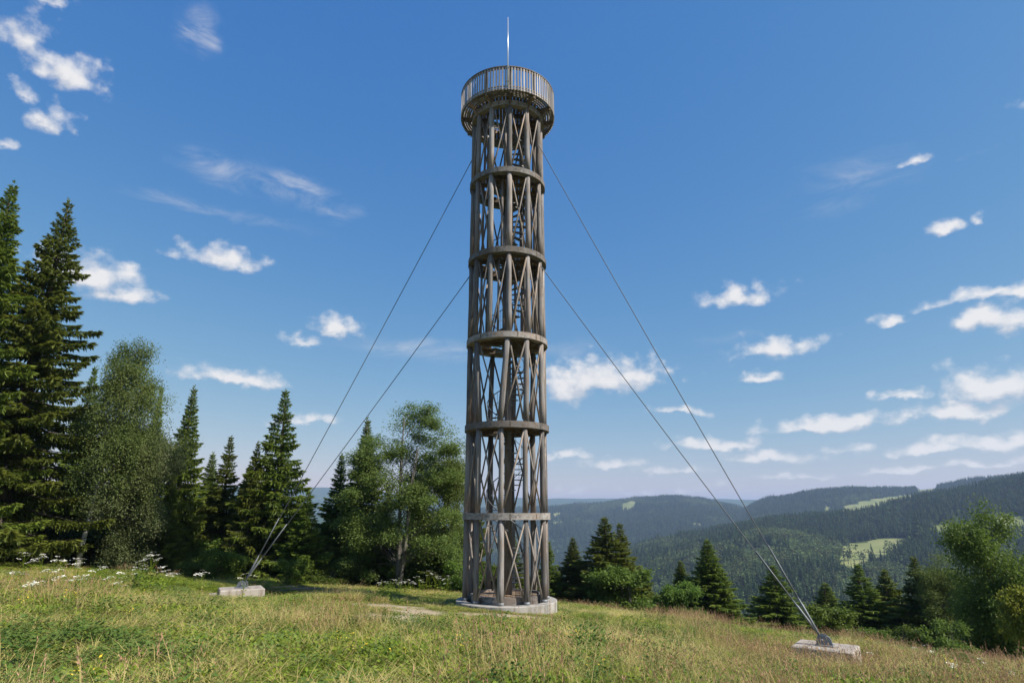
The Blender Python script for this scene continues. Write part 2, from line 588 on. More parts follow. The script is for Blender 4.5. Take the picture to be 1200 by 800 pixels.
def build_ground():
    azs = np.concatenate([np.arange(-180, -47, 4.0), np.arange(-46, 46, 0.22), np.arange(46, 180, 4.0)]) * PI / 180
    rs = [0.35]
    while rs[-1] < 9000:
        rr = rs[-1]
        rs.append(rr * (1.045 if rr < 60 else 1.03) if rr < 2200 or rr > 3400 else rr * 1.018)
    rs = np.array(rs)
    Rg, Ag = np.meshgrid(rs, azs, indexing='ij')
    X, Y = Rg * np.sin(Ag), Rg * np.cos(Ag)
    Z = ground_z(X, Y)
    nr, na = Rg.shape
    V = np.stack([X.ravel(), Y.ravel(), Z.ravel()], 1)
    V = np.vstack([V, [[0, 0, gz(0, 0)]]])
    i, j = np.meshgrid(np.arange(nr - 1), np.arange(na), indexing='ij')
    j2 = (j + 1) % na
    q = np.stack([i * na + j, i * na + j2, (i + 1) * na + j2, (i + 1) * na + j], -1).reshape(-1, 4)[:, ::-1]
    c = len(V) - 1
    jj = np.arange(na)
    tr = np.stack([np.full(na, c), (jj + 1) % na, jj], 1)[:, ::-1]
    x, y, z = V[:, 0], V[:, 1], V[:, 2]
    cl = clearing_mask(x, y, z).astype(float)
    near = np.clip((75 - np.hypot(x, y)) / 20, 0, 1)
    me = mesh_np('ground', V, q, tr, {'clearing': cl, 'meadow': near, 'bare': path_mask(x, y)}, smooth=True)
    m, t = mat('ground_soil_and_turf')
    geo = t.n('ShaderNodeNewGeometry').outputs['Position']

    def attr(nm):
        a = t.n('ShaderNodeAttribute')
        a.attribute_name = nm
        return a.outputs['Fac']
    n1 = t.noise(geo, 0.45, 4)
    n2 = t.noise(geo, 6.0, 5, 0.7)
    turf = t.ramp(n1, [(0.3, (0.07, 0.095, 0.025)), (0.5, (0.125, 0.125, 0.045)), (0.68, (0.21, 0.175, 0.085))])
    turf = t.mix(t.smooth(n2, .3, .75), turf, t.mix(0.5, turf, (0.23, 0.20, 0.10)))
    dirt = t.ramp(n2, [(0.3, (0.27, 0.205, 0.125)), (0.6, (0.40, 0.325, 0.22)), (0.8, (0.50, 0.425, 0.31))])
    turf = t.mix(t.smooth(attr('bare'), .25, .7), turf, dirt)
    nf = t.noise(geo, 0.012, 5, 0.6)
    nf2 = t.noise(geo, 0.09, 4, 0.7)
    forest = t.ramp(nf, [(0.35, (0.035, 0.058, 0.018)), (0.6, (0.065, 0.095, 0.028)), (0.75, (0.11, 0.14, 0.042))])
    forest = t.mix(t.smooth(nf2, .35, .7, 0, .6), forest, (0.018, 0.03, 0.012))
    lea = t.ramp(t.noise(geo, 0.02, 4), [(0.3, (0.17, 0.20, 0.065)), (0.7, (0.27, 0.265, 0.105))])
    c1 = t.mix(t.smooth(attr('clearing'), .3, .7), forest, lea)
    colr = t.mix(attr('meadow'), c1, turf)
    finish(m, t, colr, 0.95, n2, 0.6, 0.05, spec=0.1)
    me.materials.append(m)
    return tag(link('ground', me), kind='structure')


ground = build_ground()

# ------------------------------------------------------------------ haze
HAZE_DENSITY = 1.4e-4


def build_haze():
    mb = MB().box(0, 0, -35, 24000, 24000, 480)
    m = bpy.data.materials.new('pale_air')
    m.use_nodes = True
    m.node_tree.nodes.clear()
    t = NT(m.node_tree)
    v = t.n('ShaderNodeVolumePrincipled')
    v.inputs['Color'].default_value = (0.52, 0.70, 1.0, 1)
    v.inputs['Density'].default_value = HAZE_DENSITY
    v.inputs['Anisotropy'].default_value = 0.1
    o = t.n('ShaderNodeOutputMaterial')
    t.t.links.new(v.outputs[0], o.inputs['Volume'])
    tag(mb.build('haze', m), kind='stuff')


build_haze()

# ------------------------------------------------------------------ materials


def wood_mat(name, dark, light, warm, grain=(14, 14, 0.9)):
    m, t = mat(name)
    oc = t.n('ShaderNodeTexCoord').outputs['Object']
    rnd = t.n('ShaderNodeObjectInfo').outputs['Random']
    mp = t.vmath('ADD', t.vmath('MULTIPLY', oc, grain), t.vmath('MULTIPLY', (17.0, 31.0, 9.0), rnd))
    off = t.n('ShaderNodeCombineXYZ')
    for k in range(3):
        t.put(off.inputs[k], t.math('MULTIPLY', rnd, (17.0, 31.0, 9.0)[k]))
    v = t.vmath('ADD', t.vmath('MULTIPLY', oc, grain), off.outputs[0])
    g = t.noise(v, 1.0, 6, 0.7, 0.6)
    s = t.noise(t.vmath('ADD', oc, off.outputs[0]), 0.9, 4, 0.6)
    c = t.ramp(g, [(0.33, dark), (0.52, light), (0.72, tuple(min(1, k * 1.4) for k in light))])
    c = t.mix(t.smooth(s, .42, .68, 0, .75), c, warm)
    c = t.mix(t.math('MULTIPLY', t.smooth(g, .36, .28), .8), c, (0.03, 0.025, 0.02))
    tone = t.math('MULTIPLY_ADD', rnd, 0.7, 0.62)
    hv = t.n('ShaderNodeHueSaturation')
    t.put(hv.inputs['Value'], tone)
    t.put(hv.inputs['Color'], c)
    return finish(m, t, hv.outputs[0], 0.78, g, 0.55, 0.012, spec=0.25)


M_POST = wood_mat('weathered_larch_post', (0.072, 0.064, 0.060), (0.218, 0.202, 0.190), (0.20, 0.15, 0.115))
M_RING = wood_mat('weathered_ring_beam', (0.085, 0.076, 0.069), (0.230, 0.212, 0.196), (0.20, 0.15, 0.115), (5, 5, 10))
M_BRACE = wood_mat('weathered_brace', (0.09, 0.077, 0.066), (0.25, 0.218, 0.19), (0.26, 0.19, 0.13))
M_PLANK = wood_mat('brown_floor_plank', (0.09, 0.066, 0.046), (0.23, 0.168, 0.118), (0.28, 0.18, 0.10), (9, 1.2, 9))
M_SLAT = wood_mat('silvery_baluster', (0.19, 0.175, 0.165), (0.37, 0.345, 0.325), (0.33, 0.27, 0.23))
M_JOIST = wood_mat('dark_joist', (0.06, 0.047, 0.036), (0.16, 0.122, 0.09), (0.19, 0.13, 0.08), (4, 4, 4))


def simple(name, col, rough, metal=0.0, spec=0.4, var=0.15, scale=8.0, bump=0.0):
    m, t = mat(name)
    oc = t.n('ShaderNodeTexCoord').outputs['Object']
    n = t.noise(oc, scale, 5, 0.65)
    c = t.ramp(n, [(0.3, tuple(k * (1 - var) for k in col)), (0.7, tuple(k * (1 + var) for k in col))])
    return finish(m, t, c, rough, n if bump else None, bump, 0.02, metal, spec)


M_STEEL = simple('galvanised_steel', (0.20, 0.21, 0.22), 0.6, 0.3, 0.5, 0.2, 14)
M_CABLE = simple('grey_steel_cable', (0.085, 0.09, 0.095), 0.6, 0.3, 0.5, 0.2, 30)
M_STAIR = simple('dark_galvanised_tread', (0.17, 0.17, 0.17), 0.5, 0.5, 0.4, 0.25, 9)
M_RODM = simple('pale_aluminium_rod', (0.62, 0.62, 0.60), 0.35, 0.6, 0.5, 0.08, 4)


def concrete(name, col, stain):
    m, t = mat(name)
    oc = t.n('ShaderNodeTexCoord').outputs['Object']
    n = t.noise(oc, 2.2, 6, 0.7)
    n2 = t.noise(t.vmath('MULTIPLY', oc, (5, 5, 0.5)), 1.0, 4, 0.6)
    n3 = t.noise(oc, 38, 4, 0.7)
    c = t.ramp(n, [(0.3, tuple(k * .72 for k in col)), (0.52, col), (0.75, tuple(k * 1.15 for k in col))])
    c = t.mix(t.smooth(n2, .45, .68, 0, .8), c, stain)
    c = t.mix(t.smooth(n3, .60, .8, 0, .2), c, (0.16, 0.14, 0.11))
    return finish(m, t, c, 0.92, n3, 0.5, 0.012, spec=0.2)


M_CONC = concrete('pale_concrete', (0.37, 0.345, 0.31), (0.20, 0.175, 0.145))
M_CONC2 = concrete('stained_concrete', (0.38, 0.335, 0.285), (0.20, 0.155, 0.115))

# ------------------------------------------------------------------ observation tower
TY = 25.0
TX = -0.215
Z0 = ZC - 3.26                       # top of the concrete base
tower = thing('observation_tower', 'tall round timber observation tower of weathered log posts with railed viewing platform', 'tower', (TX, TY, 0))


def TA(deg):                         # angle from the side facing the meadow, positive to the right
    return R(-90 + deg)


def pol(deg, r, z):
    a = TA(deg)
    return (r * math.cos(a), r * math.sin(a), z)


def build_tower():
    rnd = random.Random(3)
    # base: a cast ring with a slightly sunk top, the inner plinth and its curb
    mb = MB()
    n = 72
    prof = [(1.55, -1.2), (1.95, -1.2), (1.97, -0.02), (1.945, 0.0), (1.60, 0.0), (1.55, -0.02)]
    vs, fs = [], []
    for i in range(n):
        a = 2 * PI * i / n
        w = 1 + 0.004 * math.sin(7 * a)
        for r, z in prof:
            vs.append((r * w * math.cos(a), r * w * math.sin(a), Z0 + z))
    k = len(prof)
    for i in range(n):
        j = (i + 1) % n
        for q in range(k):
            p = (q + 1) % k
            fs.append((i * k + q, j * k + q, j * k + p, i * k + p))
    mb.add(vs, fs)
    mb.build('concrete_base', M_CONC, tower)
    # a low timber deck inside the base ring, and the curb of planks round it
    for i in range(14):
        x0 = -1.2 + i * 0.172
        xm = x0 + 0.08
        L = 2 * math.sqrt(max(0.02, 1.25 ** 2 - xm ** 2))
        MB().box(xm, 0, Z0 + 0.16 + rnd.uniform(-.004, .004), 0.16, L, 0.05).build('plank', M_PLANK, tower)
    for i in range(10):
        a0 = TA(-8 + 36 * i + 1.0)
        MB().arc(1.28, 1.40, Z0 - 0.05, Z0 + 0.235 + rnd.uniform(-.01, .01), a0, a0 + R(34), 5).build('curb_board', M_RING, tower)
    # centre pole of the spiral stair
    z_floor = ZC + 18.30
    MB().tube([(0.06, 0, Z0 - 0.1), (0.03, 0, 8), (0, 0, z_floor - 0.3)], [.155, .14, .125], 14).build('centre_pole', M_POST, tower, True)

    ring_bot = [-0.28, 3.20, 6.87, 10.65, 14.51, 17.99]
    ring_bot = [ZC + z for z in ring_bot]
    ten = [-80, -44, -8, 28, 64, 100, 136, 172, 208, 244]
    twelve = [4 + 30 * k for k in range(12)]
    levels = []
    zb = Z0
    for k in range(6):
        zt = ring_bot[k]
        if k < 2:
            bot = top = ten
        elif k == 2:
            bot = ten
            top = [-84, -51, 2, 31, 64, 96, 132, 168, 206, 238]
        else:
            bot = top = twelve
        levels.append((zb, zt, bot, top))
        zb = zt + (0.25 if k < 5 else 0)
    for k, (zb, zt, bot, top) in enumerate(levels):
        n = len(bot)
        for i in range(n):
            j0, j1 = rnd.uniform(-1.2, 1.2), rnd.uniform(-1.2, 1.2)
            r0 = 0.112 + rnd.uniform(-.012, .012)
            rr = 1.60
            pts = []
            for s in range(5):
                f = s / 4
                d = (bot[i] + j0) * (1 - f) + (top[i] + j1) * f
                p = Vector(pol(d, rr + rnd.uniform(-.008, .008), zb + (zt - zb) * f))
                pts.append(p)
            rad = [r0 * (1.06 - 0.12 * s / 4) * rnd.uniform(.97, 1.03) for s in range(5)]
            MB().tube(pts, rad, 12).build('post', M_POST, tower, True)
            if k == 0:
                MB().tube([pol(bot[i] + j0, 1.60, Z0 - 0.01), pol(bot[i] + j0, 1.60, Z0 + 0.10)], r0 * 1.06 + 0.010, 14).build('post_shoe', M_STEEL, tower, True)
        # crossed braces between neighbouring posts
        for i in range(n):
            d0, d1 = bot[i], bot[(i + 1) % n]
            if d1 < d0:
                d1 += 360
            t0, t1 = top[i], top[(i + 1) % n]
            if t1 < t0:
                t1 += 360
            for s in (0, 1):
                if (i * 7 + s * 3 + k) % 9 == 0:
                    continue
                a, b = ((d0, t1), (d1, t0))[s]
                ra = 1.545 if s else 1.625
                rb = ra
                sh = 2.6 if a < b else -2.6
                rad = rnd.uniform(.029, .041)
                p0 = Vector(pol(a + sh, ra, zb + 0.10))
                p1 = Vector(pol(b - sh, rb, zt - 0.08))
                mid = (p0 + p1) / 2 + Vector((rnd.uniform(-.03, .03), rnd.uniform(-.03, .03), 0))
                MB().tube([p0, mid, p1], [rad * 1.05, rad, rad * .92], 8).build('brace', M_BRACE, tower, True)
    # slim inner posts that steady the stair in the upper storeys
    for k in range(3, 6):
        zb, zt = levels[k][0], levels[k][1]
        for i in range(6):
            d = 20 + 60 * i + 7 * k
            MB().tube([pol(d, 1.17, zb), pol(d + 1.5, 1.17, zt)], [.055, .05], 9).build('inner_post', M_POST, tower, True)
    # ring beams, each of segments that meet over the posts
    for k, zb in enumerate(ring_bot):
        segs = 10 if k < 3 else 12
        r1 = 1.765 if k < 5 else 1.735
        beam = MB().arc(1.46, r1, zb, zb + 0.25, 0, 2 * PI, 72).build('ring_beam', M_RING, tower)
        for i in range(segs):            # steel straps over the joints
            a = TA(levels[min(k, 5)][3][i] + 13)
            MB().arc(r1 - 0.004, r1 + 0.008, zb + 0.03, zb + 0.22, a - 0.012, a + 0.012, 2).build('strap', M_JOIST, beam)
    # landings: planks across, with the stair opening on the left half; joists under them
    for k in range(0, 5):
        zf = ring_bot[k] + 0.25
        cnt = 19
        w = 2.9 / cnt
        opening = (-1.1, -0.2)
        for i in range(cnt):
            xm = -1.45 + w * (i + .5)
            half = math.sqrt(max(0.01, 1.45 ** 2 - xm ** 2))
            z = zf - 0.03 + rnd.uniform(-.006, .006)
            if k == 0:
                if xm < 0.75:
                    continue          # the lowest landing covers only the strip where the stair arrives
                MB().box(xm, 0, z, w - .012, 2 * half, .045).build('plank', M_PLANK, tower)
            elif opening[0] < xm < opening[1]:
                h = math.sqrt(max(0.0, 1.12 ** 2 - xm ** 2))
                for sgn, a, b in ((1, h, half), (-1, 0.02, half)):
                    if b - a > 0.08:
                        MB().box(xm, sgn * (a + b) / 2, z, w - .012, b - a, .045).build('plank', M_PLANK, tower)
            else:
                MB().box(xm, 0, z, w - .012, 2 * half, .045).build('plank', M_PLANK, tower)
        if k:
            for yy in (-1.05, -0.35, 0.35, 1.05):
                half = math.sqrt(1.5 ** 2 - yy ** 2)
                x0 = -half if (yy < 0 or yy > .9) else 0.08
                MB().box((x0 + half) / 2, yy, zf - 0.145, half - x0, .09, .18).build('joist', M_JOIST, tower)
    # spiral stair
    nstep_total = int((z_floor - Z0 - 0.2) / 0.2)
    hand = []
    for s in range(nstep_total):
        z = Z0 + 0.36 + s * 0.2
        a = 95 - 360.0 * (z - Z0 - 4.85) / 3.70
        mb = MB()
        vs = []
        for zz in (z - .03, z):
            for (r, da) in ((.12, -16), (.86, -9), (.86, 9), (.12, 16)):
                vs.append(pol(a + da, r, zz))
        mb.add(vs, [(0, 3, 2, 1), (4, 5, 6, 7), (0, 1, 5, 4), (1, 2, 6, 5), (2, 3, 7, 6), (3, 0, 4, 7)])
        st = mb.build('stair_tread', M_STAIR, tower)
        MB().tube([pol(a, .84, z), pol(a, .84, z + .95)], .009, 5).build('stair_baluster', M_STAIR, tower)
        hand.append(pol(a, .84, z + .95))
    MB().tube(hand, .021, 6).build('stair_handrail', M_STAIR, tower, True)
    MB().tube([(p[0], p[1], p[2] - .48) for p in hand], .013, 5).build('stair_rail', M_STAIR, tower, True)

    # viewing platform
    zt = ring_bot[5] + 0.25
    RP = 2.26
    for i in range(12):
        a = 4 + 30 * i
        c = Vector(pol(a, 1.0, 0))
        m = Matrix.Rotation(TA(a), 3, 'Z')
        MB().box(c.x * 1.62, c.y * 1.62, zt + 0.10, 1.22, .10, .19, m).build('joist', M_JOIST, tower)
        b = MB()                      # bracket under each joist
        b.tube([pol(a, 1.60, zt - 0.30), pol(a, 2.0, zt + 0.02)], .042, 7)
        b.build('bracket', M_JOIST, tower)
    zf = zt + 0.20
    for q in range(5):                # curved boards of the overhang, gaps between them
        r0 = 1.70 + q * 0.112
        for i in range(12):
            a0 = TA(4 + 30 * i)
            MB().arc(r0, r0 + 0.078, zf + rnd.uniform(-.004, .004), zf + 0.04, a0 + .008, a0 + R(30) - .008, 6).build('deck_board', M_RING, tower)
    cnt = 21
    w = 3.36 / cnt
    for i in range(cnt):
        xm = -1.68 + w * (i + .5)
        half = math.sqrt(max(.01, 1.69 ** 2 - xm ** 2))
        z = zf + 0.02 + rnd.uniform(-.004, .004)
        if -0.95 < xm < -0.35:
            h = math.sqrt(1.02 ** 2 - xm ** 2)
            for sgn, h, far in ((-1, 0.0, half), (1, h, half)):
                if half - h > .05:
                    MB().box(xm, sgn * (h + half) / 2, z, w - .01, half - h, .04).build('plank', M_PLANK, tower)
        else:
            MB().box(xm, 0, z, w - .01, 2 * half, .04).build('plank', M_PLANK, tower)
    for yy in (-1.15, -.4, .4, 1.15):
        half = math.sqrt(1.55 ** 2 - yy ** 2)
        MB().box(half / 2 + .1, yy, zt + .095, half - .2, .09, .19).build('joist', M_JOIST, tower)
    MB().arc(RP - 0.045, RP - 0.005, zf - 0.04, zf + 0.035, 0, 2 * PI, 96).build('edge_board', M_RING, tower)
    zr = zf + 1.16
    MB().arc(RP - 0.055, RP + 0.035, zr, zr + 0.045, 0, 2 * PI, 96).build('handrail', M_RING, tower)
    MB().arc(RP - 0.045, RP - 0.004, zr - 0.10, zr - 0.05, 0, 2 * PI, 96).build('rail', M_RING, tower)
    MB().arc(RP - 0.045, RP - 0.004, zf + .10, zf + 0.155, 0, 2 * PI, 96).build('rail', M_RING, tower)
    base_me = None
    nb = 100
    for i in range(nb):
        if base_me is None:
            base_me = MB().box(0, 0, 0.61, .024, .066, 1.22).mesh('baluster', M_SLAT)
        a = 360.0 * i / nb + 1.8
        x, y, _ = pol(a, RP + 0.010, 0)
        o = link('baluster', base_me, tower, (x, y, zf - 0.075 + rnd.uniform(-.008, .004)), (0, rnd.uniform(-.008, .008), TA(a) + rnd.uniform(-.05, .05)))
    for i in range(12):
        a = 4 + 30 * i
        x, y, _ = pol(a, RP - 0.10, 0)
        m = Matrix.Rotation(TA(a), 3, 'Z')
        MB().box(x, y, zf + 0.60, .09, .09, 1.20, m).build('rail_post', M_POST, tower)
    # lightning rod clamped to the front of the railing
    x, y, _ = pol(0.6, RP + 0.055, 0)
    rod = MB().tube([(x, y, zf + 0.05), (x, y, zr + 1.4), (x, y, zr + 2.75)], [.030, .026, .016], 10).build('lightning_rod', M_RODM, tower, True)
    for zz in (zf + .35, zr - .1):
        MB().box(x, y - .002, zz, .10, .075, .05).build('clamp', M_STEEL, rod)


build_tower()

# ------------------------------------------------------------------ anchors and guy cables


def block_mesh(sx, sy, sz, seed):
    rnd = random.Random(seed)
    mb = MB().box(0, 0, sz / 2 - .5, sx, sy, sz + 1.0, None, .03)
    mb.v = [(p[0] + rnd.uniform(-.008, .008), p[1] + rnd.uniform(-.008, .008), p[2] + rnd.uniform(-.006, .006)) for p in mb.v]
    return mb


def anchor(label, pos, size, rotz, facing, seed, bh):
    x, y, z = pos
    a = thing('anchor_block', label, 'anchor block', (x, y, z), rotz)
    block_mesh(*size, seed).build('concrete_block', M_CONC2, a)
    top = size[2]
    br = link('anchor_bracket', None, a, (0, 0, top), (0, 0, facing - rotz))
    # base plate
    MB().box(0, 0, .018, .62 * bh, .52 * bh, .035, None, .008).build('base_plate', M_STEEL, br)
    for s in (-1, 1):                         # two rounded gusset plates
        prof = [(-.26, 0.03), (.30, .03), (.30, .10)] + [(.05 + .25 * math.cos(q), .16 + .25 * math.sin(q)) for q in np.linspace(0.1, 2.3, 10)] + [(-.26, .12)]
        vs = [(p[0] * bh, (s * .13 + d) * bh, p[1] * bh) for d in (-.016, .016) for p in prof]
        k = len(prof)
        fs = [tuple(range(k)), tuple(range(2 * k - 1, k - 1, -1))] + [(i, i + k, (i + 1) % k + k, (i + 1) % k) for i in range(k)]
        MB().add(vs, fs).build('gusset_plate', M_STEEL, br)
    MB().tube([(.08 * bh, -.22 * bh, .22 * bh), (.08 * bh, .22 * bh, .22 * bh)], .035 * bh, 10).build('pin', M_STEEL, br, True)
    ub = [(-.10 * bh - .16 * bh * math.cos(q), 0, .04 * bh + .30 * bh * math.sin(q)) for q in np.linspace(0, PI, 12)]
    MB().tube(ub, .024 * bh, 8).build('shackle', M_STEEL, br, True)
    return a


def cable(label, p0, p1, thick, sag):
    """p0 at the anchor, p1 at the tower"""
    p0, p1 = Vector(p0), Vector(p1)
    o = thing('guy_cable', label, 'cable', p0)
    d = p1 - p0
    pts = []
    for i in range(25):
        f = i / 24
        pts.append(d * f - Vector((0, 0, sag * 4 * f * (1 - f))))
    MB().tube(pts, thick, 7).build('wire_rope', M_CABLE, o, True)
    u = d.normalized()
    MB().tube([u * 0.02, u * .28, u * .30, u * 1.05, u * 1.07, u * 1.25], [thick * 1.6, thick * 1.6, thick * 2.3, thick * 2.3, thick * 1.6, thick * 1.2], 9).build('turnbuckle', M_STEEL, o, True)
    MB().tube([u * 1.25, u * 2.9], [thick * 1.3, thick * 1.25], 8).build('rope_socket', M_STEEL, o, True)
    MB().tube([d - u * .5, d], [thick * 1.2, thick * 1.6], 8).build('end_fitting', M_STEEL, o, True)


def place_anchor(px, py, Y, sz):
    x, y, z = at(px, py, Y)
    return x, y, z - sz


LB = place_anchor(283, 688.5, 26.5, .42)
RB = place_anchor(967, 756, 19.5, .42)
lf = math.atan2(TY - LB[1], TX - LB[0])
rf = math.atan2(TY - RB[1], TX - RB[0])
anchor('stained concrete anchor block below the spruces left of the tower, with two cables', LB, (1.70, 1.33, .42), R(28), lf, 1, .72)
anchor('pale concrete anchor block with steel bracket on the meadow right of the tower', RB, (1.65, 1.26, .42), R(-37), rf, 2, .75)


def tower_point(deg, h):
    x, y, _ = pol(deg, 1.70, 0)
    return (TX + x, TY + y, ZC + h)


for nm, B, f, sgn, bh in (('left', LB, lf, -1, .72), ('right', RB, rf, 1, .75)):
    top = (B[0] + .08 * bh * math.cos(f), B[1] + .08 * bh * math.sin(f), B[2] + .42 + .22 * bh)
    side = Vector((-math.sin(f), math.cos(f), 0)) * (0.05 * bh)
    t0 = Vector(top)
    dg = math.degrees(f) + 180 + 90
    # both cables leave the post that faces the anchor
    ang = math.degrees(math.atan2(B[1] - TY, B[0] - TX)) + 90
    cable('upper steel guy cable from below the platform down to the %s anchor' % nm, t0 + side, tower_point(ang, 16.42), .016, .10)
    cable('lower steel guy cable from mid tower down to the %s anchor' % nm, t0 - side, tower_point(ang, 10.36), .016, .06)

# ------------------------------------------------------------------ foliage


def leaf_mat(name, dark, light, tip, rough=0.55, tr=0.28, big=0.7, vary=(0.4, 0.8)):
    """colour of the needles or leaves: older ones dark, new growth (attribute 'tip') light, each tree and clump a little different"""
    m, t = mat(name)
    oc = t.n('ShaderNodeTexCoord').outputs['Object']
    rnd = t.n('ShaderNodeObjectInfo').outputs['Random']
    a = t.n('ShaderNodeAttribute')
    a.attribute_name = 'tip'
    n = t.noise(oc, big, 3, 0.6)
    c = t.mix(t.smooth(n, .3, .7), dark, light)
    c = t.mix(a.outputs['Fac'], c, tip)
    hv = t.n('ShaderNodeHueSaturation')
    t.put(hv.inputs['Hue'], t.math('MULTIPLY_ADD', rnd, 0.03, 0.485))
    t.put(hv.inputs['Value'], t.math('MULTIPLY_ADD', rnd, *vary))
    t.put(hv.inputs['Color'], c)
    return finish(m, t, hv.outputs[0], rough, spec=0.25, transl=tr)


M_SPRUCE = leaf_mat('spruce_needles', (0.080, 0.126, 0.018), (0.148, 0.200, 0.028), (0.26, 0.295, 0.046), tr=.45)
M_BIRCH = leaf_mat('birch_leaves', (0.110, 0.155, 0.036), (0.155, 0.198, 0.052), (0.19, 0.225, 0.065), tr=.5)
M_WILLOW = leaf_mat('willow_leaves', (0.105, 0.145, 0.045), (0.155, 0.195, 0.070), (0.20, 0.23, 0.09), tr=.5)
M_ASPEN = leaf_mat('aspen_leaves', (0.105, 0.145, 0.030), (0.148, 0.188, 0.043), (0.185, 0.215, 0.055), tr=.5)
M_SHRUB = leaf_mat('shrub_leaves', (0.085, 0.145, 0.02), (0.135, 0.20, 0.032), (0.19, 0.25, 0.05), tr=.5)
M_LIME = leaf_mat('lime_green_leaves', (0.10, 0.165, 0.018), (0.15, 0.22, 0.03), (0.20, 0.26, 0.05), tr=.4)
M_YELLOW = leaf_mat('yellowing_leaves', (0.17, 0.22, 0.02), (0.26, 0.30, 0.03), (0.34, 0.35, 0.05), tr=.4)


def bark_mat(name, a, b, birch=False):
    m, t = mat(name)
    oc = t.n('ShaderNodeTexCoord').outputs['Object']
    n = t.noise(t.vmath('MULTIPLY', oc, (3, 3, 12) if birch else (9, 9, 2)), 1.0, 5, 0.7)
    c = t.ramp(n, [(0.38, a), (0.55, b)])
    return finish(m, t, c, 0.9, n, 0.6, 0.02, spec=0.15)


M_BARK = bark_mat('spruce_bark', (0.045, 0.035, 0.028), (0.12, 0.095, 0.075))
M_BARK2 = bark_mat('grey_bark', (0.05, 0.043, 0.036), (0.16, 0.145, 0.125))
M_BARKB = bark_mat('birch_bark', (0.06, 0.05, 0.045), (0.40, 0.38, 0.345), True)


def unit(v):
    return v / np.maximum(np.linalg.norm(v, axis=-1, keepdims=True), 1e-9)


class Leaves:
    """many small kite-shaped faces gathered into one crown"""
    def __init__(self):
        self.P, self.D, self.S, self.L, self.W, self.T = [], [], [], [], [], []

    def add(self, P, D, S, L, W, T):
        n = len(P)
        self.P.append(P)
        self.D.append(D)
        self.S.append(S)
        self.L.append(np.broadcast_to(L, (n,)))
        self.W.append(np.broadcast_to(W, (n,)))
        self.T.append(np.broadcast_to(T, (n,)))

    def mesh(self, name, m):
        P, D, S = np.concatenate(self.P), unit(np.concatenate(self.D)), np.concatenate(self.S)
        L, W, T = np.concatenate(self.L), np.concatenate(self.W), np.concatenate(self.T)
        S = unit(np.cross(D, S))
        mid = P + D * (L * .42)[:, None]
        V = np.stack([P, mid + S * W[:, None], P + D * L[:, None], mid - S * W[:, None]], 1).reshape(-1, 3)
        q = np.arange(len(P) * 4).reshape(-1, 4)
        me = mesh_np(name, V, q, None, {'tip': np.repeat(T, 4)})
        me.materials.append(m)
        return me


def rvec(rng, n):
    return unit(rng.normal(size=(n, 3)))


